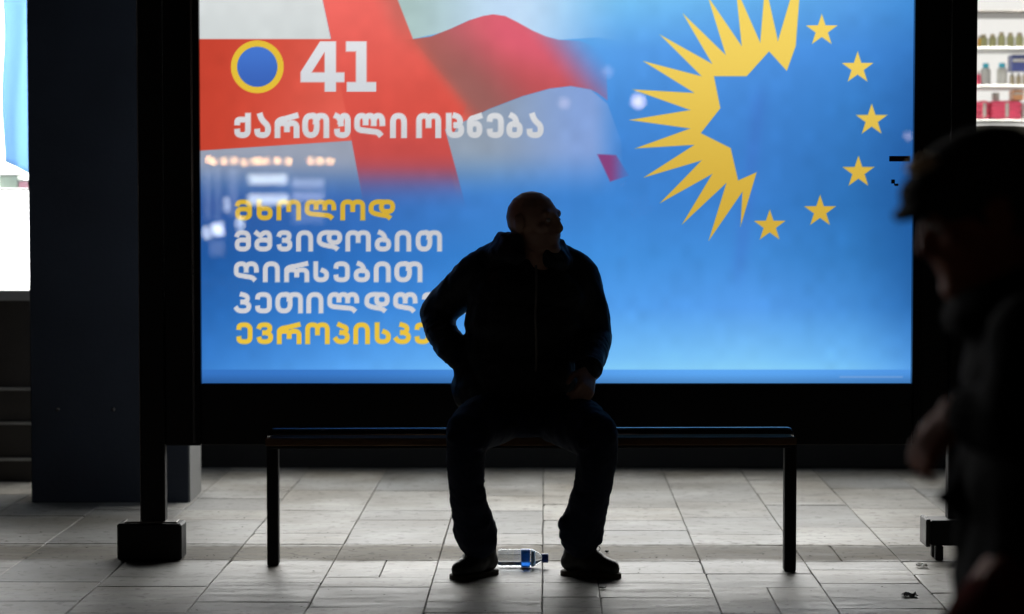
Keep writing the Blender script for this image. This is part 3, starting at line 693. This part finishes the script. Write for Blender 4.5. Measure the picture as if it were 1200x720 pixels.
# ------------------------------------------------------------------ bench
bn = thing('bench', 'low backless bench with thin seat and two black legs in front of the lit advert', 'bench', (0, 7.62, 0))
bl, br = W(311.5, 510, 7.47).x, W(933, 510, 7.41).x
zs0, zs1 = .450, .462
def tiltbox(name, x0, x1, y0, y1, z0, z1, m, parent, bev=.003):
    bm = bmesh.new(); add_box(bm, x0, x1, y0, y1, z0, z1, bev)
    for v in bm.verts:
        v.co.z += (v.co.x - bl) / (br - bl) * .010; v.co.y -= (v.co.x - bl) / (br - bl) * .06
    return link(name, bm_mesh(bm), parent, m)
nsl = 3
for k in range(nsl):
    y0 = 7.472 + k * .046
    tiltbox('seat_slat', bl, br, y0, y0 + .041, .428, .442, M['bench_seat'], bn, .004)
v, f = caps((bl + .010, 7.635, .439), .024, (br - .010, 7.575, .449), .024, 48)
me = bpy.data.meshes.new('rear_tube'); me.from_pydata([tuple(q) for q in v], [], f); link('rear_tube', me, bn, M['polished'], smooth=True)
tiltbox('front_edge', bl, br, 7.452, 7.468, .422, .4475, M['bench_seat'], bn, .003)
tiltbox('support_beam', bl + .005, br - .005, 7.54, 7.60, .402, .426, M['black_metal'], bn)
for i, (xa, xb) in enumerate(((313, 326.5), (919, 933))):
    Yl = (7.645, 7.525)[i]
    x0, x1 = W(xa, 600, Yl).x, W(xb, 600, Yl).x
    lg = box('leg', x0, x1, Yl - .01, Yl + .04, .001, .422 + .01 * i, M['black_metal'], bn, .004)
    c = W(922 if i else 322, 518, Yl)
    lathe('rivet', [(.007, 0), (.006, .003), (.003, .005)], (c.x, Yl - .0005, .385), M['steel'], lg, seg=8, rot=Matrix.Rotation(PI / 2, 4, 'X'))

# ------------------------------------------------------------------ people
def P(px, py, Y, rpx): return (W(px, py, Y), rpx * Y / F)
def head_prims(c, R, s=1.0):
    c = Vector(c)
    def T(x, y, z): return c + R @ (Vector((x, y, z)) * s)
    o = [ell(T(0, -.008, .012), (.072 * s, .090 * s, .086 * s), R), ell(T(0, .026, -.045), (.060 * s, .070 * s, .068 * s), R), ell(T(0, .058, -.072), (.036 * s, .034 * s, .034 * s), R),
         caps(T(-.034, .068, .024), .015 * s, T(.034, .068, .024), .015 * s), caps(T(0, .076, .020), .011 * s, T(0, .099, -.024), .013 * s),
         ell(T(0, .090, -.032), (.019 * s, .013 * s, .011 * s), R), ell(T(-.038, .055, -.022), (.022 * s, .022 * s, .022 * s), R), ell(T(.038, .055, -.022), (.022 * s, .022 * s, .022 * s), R),
         caps(T(-.02, .079, -.054), .0075 * s, T(.02, .079, -.054), .0075 * s), caps(T(-.018, .077, -.067), .008 * s, T(.018, .077, -.067), .008 * s),
         ell(T(0, .074, -.092), (.032 * s, .024 * s, .024 * s), R), ell(T(0, .07, -.062), (.035 * s, .022 * s, .03 * s), R), caps(T(0, .06, -.11), .03 * s, T(0, .03, -.125), .04 * s), ell(T(0, .04, -.09), (.045 * s, .04 * s, .025 * s), R)]
    for sx in (-1, 1):
        o.append(ell(T(sx * .078, -.008, -.008), (.009 * s, .02 * s, .033 * s), R))
        o.append(caps(T(sx * .076, -.012, -.03), .006 * s, T(sx * .082, -.02, .012), .007 * s))
        o.append(ell(T(sx * .03, .066, .004), (.013 * s, .012 * s, .012 * s), R))
    return o
def hand_prims(wrist, dirv, side, normal, curl=.5, s=1.0):
    """palm with four unequal curled fingers and a thumb leaving its side"""
    wrist = Vector(wrist); d = Vector(dirv).normalized(); n = Vector(normal).normalized(); sd = d.cross(n).normalized() * side; n = (n - d * n.dot(d)).normalized()
    o = []
    pc = wrist + d * .05 * s
    for t in (-.024, -.008, .008, .024): o.append(caps(wrist + d * .012 * s + sd * t * .75 * s, .014 * s, wrist + d * .088 * s + sd * t * s, .012 * s))
    for t, l in ((-.027, .066), (-.009, .076), (.009, .071), (.027, .055)):
        p = wrist + d * .09 * s + sd * t * s; an = curl * .6; rr = .0088
        for k, f in enumerate((.45, .32, .23)):
            dr = d * math.cos(an) + n * math.sin(an); q = p + dr * l * f * s
            o.append(caps(p, rr * s, q, (rr - .0008) * s)); p = q; rr -= .0006; an += curl * .9
    p = wrist + d * .03 * s - sd * .026 * s
    dr = (d * .75 - sd * .55 + n * .35).normalized(); q = p + dr * .04 * s; o.append(caps(p, .013 * s, q, .0105 * s))
    dr = (d * .9 - sd * .1 + n * .5).normalized(); o.append(caps(q, .0105 * s, q + dr * .032 * s, .0085 * s))
    return o
def shoe(px_heel, px_toe, parent, name='shoe', mt='shoe', s=1.0):
    h = Vector(px_heel); t = Vector(px_toe); h.z = t.z = 0
    d = (t - h).normalized()
    pr = [caps(h + Vector((0, 0, .045)), .034 * s, h + d * .06 + Vector((0, 0, .05)), .038 * s), caps(h + d * .05 + Vector((0, 0, .05)), .04 * s, h + d * (t - h).length * .6 + Vector((0, 0, .045)), .042 * s),
          caps(h + d * (t - h).length * .55 + Vector((0, 0, .040)), .042 * s, t + Vector((0, 0, .030)), .031 * s),
          caps(h + d * .01 + Vector((0, 0, .06)), .036 * s, h + d * .02 + Vector((0, 0, .105)), .04 * s), caps(h + d * .05 + Vector((0, 0, .09)), .03 * s, h + d * (t - h).length * .6 + Vector((0, 0, .055)), .03 * s)]
    sh = blob(name, pr, .006, M[mt], parent, 4, wr=(.0012, 30, (1, 1, 1)), clampz=.016)
    bm = bmesh.new(); out = []
    sd = Vector((-d.y, d.x, 0))
    for k in range(28):
        a = 2 * PI * k / 28
        c_, r_ = (t, .036 * s) if math.cos(a) > 0 else (h, .034 * s)
        out.append(c_ + d * math.cos(a) * r_ + sd * math.sin(a) * r_ * 1.05)
    lo = [bm.verts.new((p.x, p.y, .001)) for p in out]; hi = [bm.verts.new((p.x, p.y, .017)) for p in out]
    for k in range(28): bm.faces.new((lo[k], lo[(k + 1) % 28], hi[(k + 1) % 28], hi[k]))
    bm.faces.new(lo[::-1]); bm.faces.new(hi)
    bmesh.ops.bevel(bm, geom=[e_ for e_ in bm.edges if all(v.co.z > .01 for v in e_.verts)], offset=.003, segments=1, affect='EDGES')
    link('sole', bm_mesh(bm), sh, M['sole'])
    # laces across the instep
    for k in range(4):
        q = h + d * (t - h).length * (.42 + .1 * k) + Vector((0, 0, .094 - .007 * k))
        v, f = caps(q - sd * .018, .0022, q + sd * .018 + d * .004, .0022, 8)
        me = bpy.data.meshes.new('lace'); me.from_pydata([tuple(x) for x in v], [], f); link('lace', me, sh, M['coat'])
    return sh, d, sd

# --- the seated man
hc = W(625.5, 259, 7.56)
Rm = Matrix.Rotation(math.radians(-122), 3, 'Z')
body = head_prims(hc, Rm, 1.0)
body += [caps(W(622, 322, 7.63), .075, W(622, 300, 7.61), .062), caps(W(622, 305, 7.61), .062, W(624, 275, 7.58), .056)]
body += [ell(W(612, 478, 7.64), (.15, .11, .11)), caps(W(612, 470, 7.66), .10, W(618, 380, 7.64), .115), caps(W(618, 385, 7.64), .115, W(620, 335, 7.64), .10)]
body += [caps(W(560, 330, 7.64), .05, W(684, 332, 7.64), .05)]
aL = [P(556, 328, 7.64, 17), P(514, 368, 7.74, 14), P(536, 418, 7.60, 9.5)]
aR = [P(683, 332, 7.63, 17), P(697, 395, 7.62, 14), P(690, 434, 7.42, 9.5)]
body += chain(aL) + chain(aR)
hL = aL[-1][0]; hR = aR[-1][0]
body += hand_prims(hL, W(566, 446, 7.57) - hL, -1, Vector((.2, -.3, -1)), .5, 1.02)
body += hand_prims(hR, W(684, 470, 7.30) - hR, 1, Vector((-.6, .2, -.5)), .95, 1.02)
for th in ([P(588, 482, 7.58, 20), P(562, 493, 7.36, 18), P(548, 508, 7.21, 16), P(554, 620, 7.38, 11), P(565, 652, 7.44, 7)], [P(638, 482, 7.58, 20), P(680, 493, 7.36, 18), P(699, 511, 7.21, 16), P(686, 615, 7.38, 11), P(676, 650, 7.44, 7)]): body += chain(th)
body += [caps(W(568, 664, 7.45), .018, W(548, 671, 7.39), .014), caps(W(674, 664, 7.44), .018, W(700, 671, 7.41), .014)]
man = blob('person', body, .0045, M['skin'], None, 3, wr=None)
man['label'] = 'bald man in dark jacket sitting on the bench with feet apart, looking right'; man['category'] = 'person'
for sx in (-1, 1):
    c = hc + Rm @ Vector((sx * .031, .0735, .004))
    v, f = ell(c, (.0095, .0095, .0075)); me = bpy.data.meshes.new('eye'); me.from_pydata([tuple(q) for q in v], [], f); link('eye', me, man, M['eye'], smooth=True)
jk = [ell(W(611, 452, 7.62), (.234, .165, .125)), caps(*P(552, 436, 7.6, 21), *P(556, 458, 7.6, 26)), ell(W(613, 412, 7.61), (.205, .16, .15)), ell(W(615, 380, 7.61), (.20, .165, .16)), ell(W(620, 348, 7.62), (.203, .15, .12)),
      caps(*P(562, 316, 7.63, 19), *P(682, 322, 7.63, 19)), caps(*P(568, 311, 7.63, 19), *P(606, 293, 7.62, 22)), caps(*P(640, 297, 7.62, 20), *P(678, 318, 7.63, 20)),
      ell(W(620, 318, 7.63), (.13, .10, .07)), caps(W(600, 440, 7.56), .13, W(630, 440, 7.56), .13)]
jk += chain([P(560, 319, 7.63, 23), P(536, 343, 7.68, 23), P(513, 366, 7.74, 20.5), P(517, 388, 7.66, 18), P(530, 408, 7.59, 18), P(531, 411, 7.59, 17), P(548, 428, 7.6, 14)])
jk += chain([P(680, 328, 7.63, 23), P(691, 362, 7.63, 21.5), P(697, 396, 7.62, 19.5), P(693, 420, 7.5, 16.5), P(690, 432, 7.43, 15)])
tl_ = Matrix.Rotation(math.radians(7), 3, 'Y')
for py, R_, r_ in ((302, .122, .024), (294, .113, .020), (287, .106, .017), (281, .101, .014)):
    jk += arc_ring(W(622, py, 7.60), R_, r_, math.radians(-58), math.radians(248), tl_, ry=R_ * .9)
jk += [caps(W(700, 405, 7.6), .03, W(712, 402, 7.62), .008), caps(W(520, 405, 7.6), .03, W(519, 412, 7.58), .018)]
jacket = blob('jacket', jk, .0065, M['jacket'], man, 3, wr=(.0068, 9, (1, 1, .5)))
# zip, pocket flap, cuffs on the jacket
z0 = [W(628 + .6 * math.sin(k), 312 + 12.5 * k, 7.61 - .165 - .02 * math.sin(PI * k / 12)) for k in range(12)]
v_, f_ = [], []
for a, b in zip(z0, z0[1:]):
    v, f = caps(a, .004, b, .004, 8); o_ = len(v_); v_ += [tuple(q) for q in v]; f_ += [tuple(i + o_ for i in q) for q in f]
me = bpy.data.meshes.new('zip'); me.from_pydata(v_, [], f_); link('zip', me, jacket, M['steel'])
for (pt, Rr) in ((aL[-1], .05), (aR[-1], .046)):
    prv = (aL[1][0] if pt is aL[-1] else aR[1][0]); ax = (pt[0] - prv).normalized(); q = ax.to_track_quat('Z', 'Y').to_matrix()
    blob('cuff', arc_ring(pt[0] - ax * .012, Rr * .8, .010, 0, 2 * PI, q), .005, M['jacket'], jacket, 2)
tr = [ell(W(612, 484, 7.64), (.20, .15, .085)), caps(*P(590, 480, 7.55, 34), *P(636, 480, 7.55, 34)), caps(*P(578, 493, 7.40, 19), *P(656, 493, 7.40, 19))]
tr += chain([P(588, 484, 7.60, 30), P(560, 494, 7.35, 28), P(547, 507, 7.20, 24.5), P(545, 530, 7.21, 22), P(546, 572, 7.28, 20.5), P(553, 602, 7.35, 21.5), P(557, 624, 7.39, 25), P(560, 633, 7.41, 22)])
tr += [caps(*P(553, 510, 7.20, 23), *P(598, 491, 7.46, 22)), caps(*P(692, 514, 7.20, 23), *P(640, 492, 7.46, 22))]
tr += [caps(*P(540, 622, 7.37, 9), *P(572, 632, 7.37, 10)), caps(*P(538, 606, 7.33, 8), *P(566, 612, 7.33, 9)), caps(*P(532, 560, 7.24, 6), *P(560, 575, 7.25, 7)), caps(*P(698, 606, 7.33, 8), *P(664, 614, 7.35, 10)), caps(*P(665, 626, 7.37, 9), *P(698, 632, 7.37, 8)), caps(*P(712, 556, 7.24, 6), *P(684, 580, 7.26, 8)), caps(*P(530, 512, 7.17, 8), *P(560, 520, 7.15, 7)), caps(*P(715, 512, 7.17, 8), *P(684, 522, 7.15, 7))]
tr += chain([P(638, 484, 7.60, 30), P(680, 494, 7.35, 28), P(699, 509, 7.20, 25), P(700, 532, 7.21, 23), P(695, 570, 7.28, 21.5), P(687, 600, 7.35, 22.5), P(682, 618, 7.39, 25.5), P(680, 631, 7.41, 23)])
blob('trousers', tr, .0065, M['trousers'], man, 3, wr=(.0058, 11, (1, 1, .75)))
sh, d, sd = shoe(W(572, 676, 7.47), W(540, 680, 7.375), man)
sh, d, sd = shoe(W(669, 675, 7.455), W(715, 681, 7.40), man)
lc = W(700, 643, 7.42)
me_p = []
v_, f_ = [], []
for v, f in arc_ring(lc, .009, .0012, 0, 2 * PI, Matrix.Rotation(PI / 2, 3, 'X'), n=12): o_ = len(v_); v_ += [tuple(q) for q in v]; f_ += [tuple(i + o_ for i in q) for q in f]
me = bpy.data.meshes.new('lace_loop'); me.from_pydata(v_, [], f_); link('lace_loop', me, sh, M['coat'])

# --- the passer-by close to the camera at the right
Yp = 3.4
hc2 = W(1152, 248, Yp)
R2 = Matrix.Rotation(PI / 2, 3, 'Z') @ Matrix.Rotation(math.radians(-20), 3, 'X')
bd = head_prims(hc2, R2, 1.0)
bd += [caps(W(1190, 352, Yp), .06, W(1168, 285, Yp), .055), ell(W(1235, 640, Yp), (.13, .15, .12)), caps(W(1235, 620, Yp), .12, W(1225, 450, Yp), .12), caps(W(1225, 450, Yp), .12, W(1205, 385, Yp), .09)]
sN = W(1210, 395, Yp - .16); sF = W(1210, 395, Yp + .16)
bd += [caps(sN, .05, sF, .05)]
elN = W(1195, 500, Yp - .2); wrN = W(1120, 484, Yp - .12); bd += chain([(sN, .045), (elN, .038), (wrN, .026)])
bd += hand_prims(wrN, Vector((-.62, .1, -.8)), 1, Vector((.6, .5, -.5)), .95, .62 + .2)
elF = W(1225, 520, Yp + .22); wrF = W(1205, 640, Yp + .2); bd += chain([(sF, .045), (elF, .038), (wrF, .026)]) + hand_prims(wrF, Vector((-.15, 0, -1)), 1, Vector((-1, 0, 0)), .5, .92)
kN = W(1140, 765, Yp - .1); anN = Vector((kN.x + .02, Yp - .1, .09)); kF = W(1265, 800, Yp + .1); anF = Vector((kF.x + .12, Yp + .1, .12))
bd += chain([(W(1225, 660, Yp - .09), .085), (kN, .055), (anN, .035)]) + chain([(W(1240, 660, Yp + .09), .085), (kF, .055), (anF, .035)])
bd += [caps(anN - Vector((0, 0, .04)), .026, anN + Vector((-.09, 0, -.055)), .022), caps(anF - Vector((0, 0, .04)), .026, anF + Vector((-.09, 0, -.06)), .022)]
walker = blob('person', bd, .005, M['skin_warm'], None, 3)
walker['label'] = 'stooped passer-by in dark cap and long coat walking left at the right edge'; walker['category'] = 'person'
for sx in (-1, 1):
    c = hc2 + R2 @ Vector((sx * .031, .0735, .004))
    v, f = ell(c, (.0095, .0095, .0075)); me = bpy.data.meshes.new('eye'); me.from_pydata([tuple(q) for q in v], [], f); link('eye', me, walker, M['eye'], smooth=True)
Rc = R2
cp = [ell(hc2 + Rc @ Vector((0, -.012, .045)), (.088, .108, .078), Rc), ell(hc2 + Rc @ Vector((0, -.03, .01)), (.083, .088, .07), Rc),
      ell(hc2 + Rc @ Vector((0, .084, .036)), (.062, .046, .012), Rc), ell(hc2 + Rc @ Vector((0, .05, .058)), (.07, .06, .035), Rc)]
cap_o = blob('cap', cp, .006, M['cap'], walker, 3, wr=(.002, 20, (1, 1, 1)))
tb = [ell(hc2 + Rc @ Vector((-.035, .068, .098)), (.028, .026, .012), Rc)]
blob('cap_patch', tb, .004, M['tan'], cap_o, 2, wr=(.002, 60, (1, 1, 1)))
ct = [ell(W(1235, 440, Yp), (.135, .19, .14)), caps(W(1205, 372, Yp), .10, W(1235, 430, Yp), .14), ell(W(1238, 560, Yp), (.145, .2, .2)), ell(W(1240, 680, Yp), (.155, .215, .2)), ell(W(1245, 800, Yp), (.15, .22, .16))]
ct += chain([(sN, .065), (elN, .058), (W(1142, 488, Yp - .13), .044)]) + chain([(sF, .065), (elF, .058), (W(1207, 620, Yp + .2), .046)])
ct += chain([(W(1150, 560, Yp), .05), (W(1120, 583, Yp), .02), (W(1098, 585, Yp), .006)]) + [caps(W(1150, 600, Yp), .04, W(1140, 640, Yp), .03)]
ct += arc_ring(W(1185, 345, Yp), .085, .026, 0, 2 * PI, Matrix.Rotation(math.radians(-25), 3, 'Y')) + arc_ring(W(1180, 330, Yp), .078, .020, 0, 2 * PI, Matrix.Rotation(math.radians(-25), 3, 'Y'))
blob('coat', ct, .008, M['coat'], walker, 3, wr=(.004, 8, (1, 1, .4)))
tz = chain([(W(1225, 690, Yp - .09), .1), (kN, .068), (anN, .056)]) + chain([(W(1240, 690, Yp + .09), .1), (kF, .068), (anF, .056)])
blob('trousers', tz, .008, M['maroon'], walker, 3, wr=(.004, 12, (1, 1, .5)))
for an in (anN, anF): shoe(an + Vector((.03, 0, 0)), an + Vector((-.15, 0, 0)), walker)

# ------------------------------------------------------------------ water bottle lying between the feet
Yb = 7.60
bc = W(583, 645, Yb); zb0 = .0325
bt = thing('water_bottle', 'small clear plastic water bottle with blue label lying between the man\'s shoes', 'bottle', (bc.x, Yb, 0))
pet = bpy.data.materials.new('clear_plastic'); pet.use_nodes = True; p = pet.node_tree.nodes['Principled BSDF']
p.inputs['Base Color'].default_value = (.93, .97, 1, 1); p.inputs['Roughness'].default_value = .06; p.inputs['Transmission Weight'].default_value = .8; p.inputs['IOR'].default_value = 1.2
Lb = (643 - 583) * Yb / F
RB = Matrix.Rotation(PI / 2, 4, 'Y')
r = .0305
prof = [(r * .6, 0), (r * .95, .004), (r, .012), (r, .03), (r * .93, .034), (r, .038), (r, .05), (r * .93, .054), (r, .058), (r, Lb * .62), (r * .97, Lb * .68), (r * .75, Lb * .78), (r * .45, Lb * .84), (r * .42, Lb * .87)]
lathe('bottle_body', prof, (bc.x, Yb, zb0), pet, bt, rot=RB, seg=28)
blue = mat('label_blue', (.03, .22, .85), .3, 0, .15, 30)
lathe('label', [(r + .0008, Lb * .47), (r + .001, Lb * .475), (r + .001, Lb * .63), (r + .0008, Lb * .635)], (bc.x, Yb, zb0), blue, bt, rot=RB, seg=28)
blue.node_tree.nodes['Principled BSDF'].inputs['Transmission Weight'].default_value = .45
lathe('label_band', [(r * .985, Lb * .66), (r * .99, Lb * .665), (r * .9, Lb * .72), (r * .88, Lb * .723)], (bc.x, Yb, zb0), mat('label_light', (.25, .5, .9), .3, 0, .3, 60), bt, rot=RB, seg=28)
lathe('cap', [(r * .47, Lb * .87), (r * .52, Lb * .875), (r * .52, Lb * .985), (r * .45, Lb)], (bc.x, Yb, zb0), mat('cap_blue', (.01, .05, .3), .35, 0, .1, 30), bt, rot=RB, seg=18)

# ------------------------------------------------------------------ litter
def flake(name, c, w_, h_, z, m, label, cat):
    bm = bmesh.new(); n = 7; V = []
    rs = random.Random(hash((round(c.x, 3), name)) % 999 if False else int(abs(c.x) * 1000))
    for j in range(n):
        row = []
        for i in range(n):
            u, v = i / (n - 1) - .5, j / (n - 1) - .5
            row.append(bm.verts.new((c.x + u * w_ + rs.uniform(-.001, .001), c.y + v * h_, .003 + z * (.5 + .5 * math.sin(u * 9 + v * 5 + rs.random())) * rs.uniform(.6, 1))))
        V.append(row)
    for j in range(n - 1):
        for i in range(n - 1): bm.faces.new((V[j][i], V[j][i + 1], V[j + 1][i + 1], V[j + 1][i]))
    o = link(name, bm_mesh(bm), None, m); s_ = o.modifiers.new('t', 'SOLIDIFY'); s_.thickness = .0012
    o['label'] = label; o['category'] = cat; return o
def floorpt(px, py):
    d = W(px, py, 1.0) - Vector((0, 0, HC)); t = HC / -d.z; return Vector((0, 0, HC)) + d * t
flake('paper_scrap', floorpt(1080, 665), .035, .03, .014, M['white_paint'], 'crumpled white paper scrap beside the stub under the right foot of the advert', 'litter')
flake('dry_leaf', floorpt(1066, 699), .045, .05, .008, M['coat'], 'dark dry leaf flat on the paving near the passer-by', 'leaf')
flake('dry_leaf', floorpt(706, 690), .022, .02, .003, M['coat'], 'tiny dark leaf just below the man\'s right-pointing shoe', 'leaf')
flake('cigarette_butt', floorpt(711, 648), .012, .02, .006, M['coat'], 'dark stub lying beside the shoe lace of the right-pointing shoe', 'litter')
# scattered crumbs and grit
bm = bmesh.new(); rs = random.Random(5)
for k in range(420):
    if k % 3 == 0: X_, Y_ = rs.uniform(-2, 2), rs.gauss(7.80, .05)
    else: X_, Y_ = rs.uniform(-2.2, 2.2), rs.uniform(6.7, 10)
    s_ = rs.uniform(.001, .0034); a = rs.uniform(0, PI)
    V = [bm.verts.new((X_ + s_ * q * math.cos(a + t) * 1.8, Y_ + s_ * q * math.sin(a + t), z)) for (t, q, z) in ((0, 1, .002), (1.6, .7, .002), (3.2, 1.1, .002), (4.8, .8, .002), (0, 0, .002 + s_ * .5))]
    for i in range(4): bm.faces.new((V[i], V[(i + 1) % 4], V[4]))
o = link('grit', bm_mesh(bm), None, M['mortar']); o['kind'] = 'stuff'; o['label'] = 'dark crumbs and grit scattered over the paving'

# ------------------------------------------------------------------ what the glass mirrors: lit kiosk and lamps across the street
YV = 34.0; YG = YF + .022
def mir(px, py, dv=0):
    q = W(px, py, YV + dv); return Vector((q.x, 2 * YG - (YV + dv), q.z))
warm = emit('warm_bulb', (1, .5, .2), 80.0); cool = emit('kiosk_window', (.92, .98, .96), 12.0); dimw = emit('kiosk_window_dim', (.85, .88, 1), 4.5); haz = emit('kiosk_strip', (.8, .85, 1), 1.8)
ks = thing('kiosk', 'lit kiosk across the street seen only mirrored in the glass of the advert', 'kiosk', (mir(310, 220).x, mir(0, 0).y, 0))
def mbox(name, pa, pb, m, dv=0, th=.05):
    a, b = mir(pa[0], pa[1], dv), mir(pb[0], pb[1], dv)
    return box(name, min(a.x, b.x), max(a.x, b.x), a.y - th, a.y, min(a.z, b.z), max(a.z, b.z), m, ks, 0)
yk = mir(0, 0).y
box('wall', mir(236, 200).x, mir(400, 200).x, yk - 2, yk - .1, 0, 2.6, M['base_wall'], ks)
box('roof', mir(230, 200).x, mir(406, 200).x, yk - 2.1, yk + .25, 2.61, 2.7, M['base_wall'], ks)
for px in (245, 250, 262, 274, 286, 298, 304, 312, 325, 338, 364, 375.5, 387):
    c = mir(px, 189 + random.uniform(-1.5, 1.5) * (px < 350)); v, f = ell(c, (.03, .03, .03))
    me = bpy.data.meshes.new('bulb'); me.from_pydata([tuple(q) for q in v], [], f); link('bulb', me, ks, warm)
mbox('window', (291, 205), (336, 216), cool); mbox('window', (291, 228), (337, 240), cool)
mbox('window', (342, 210), (379, 221), dimw); mbox('window', (342, 225), (379, 236), dimw); mbox('window', (342, 240), (379, 262), emit('kiosk_window_low', (.7, .8, 1), 2.0))
for a_, b_, c_, d_ in ((240, 200, 246, 258), (252, 196, 257, 262), (268, 198, 278, 254), (246, 282, 262, 300)): mbox('glowing_strip', (a_, b_), (c_, d_), haz)
mbox('window', (238, 266), (246, 280), cool); mbox('window', (249, 262), (261, 276), emit('kiosk_window_bright', (.9, .96, 1), 22.0)); mbox('door_light', (263, 232), (267, 248), cool); mbox('door_light', (277, 256), (285, 268), cool)
for i, (px, py, rr, st_) in enumerate(((748, 119, .10, 14), (661, 121, .08, 3.2), (712, 84, .08, 2.4), (1064, 160, .05, 6))):
    c = mir(px, py)
    t = thing('street_lamp', ('bright round street lamp across the street mirrored left of the poster sun', 'dim street lamp across the street mirrored in the pale flag cloth',
              'faint street lamp across the street mirrored beyond the red flag end', 'small street lamp across the street mirrored at the right edge of the poster')[i], 'street lamp', (c.x, c.y, 0))
    lathe('pole', [(.05, 0), (.045, .1), (.03, c.z - rr)], (c.x, c.y, 0), M['black_metal'], t, seg=10)
    v, f = ell(c, (rr, rr, rr)); me = bpy.data.meshes.new('lamp_globe'); me.from_pydata([tuple(q) for q in v], [], f); link('lamp_globe', me, t, emit('lamp_glow', (1, .78, .7), st_))
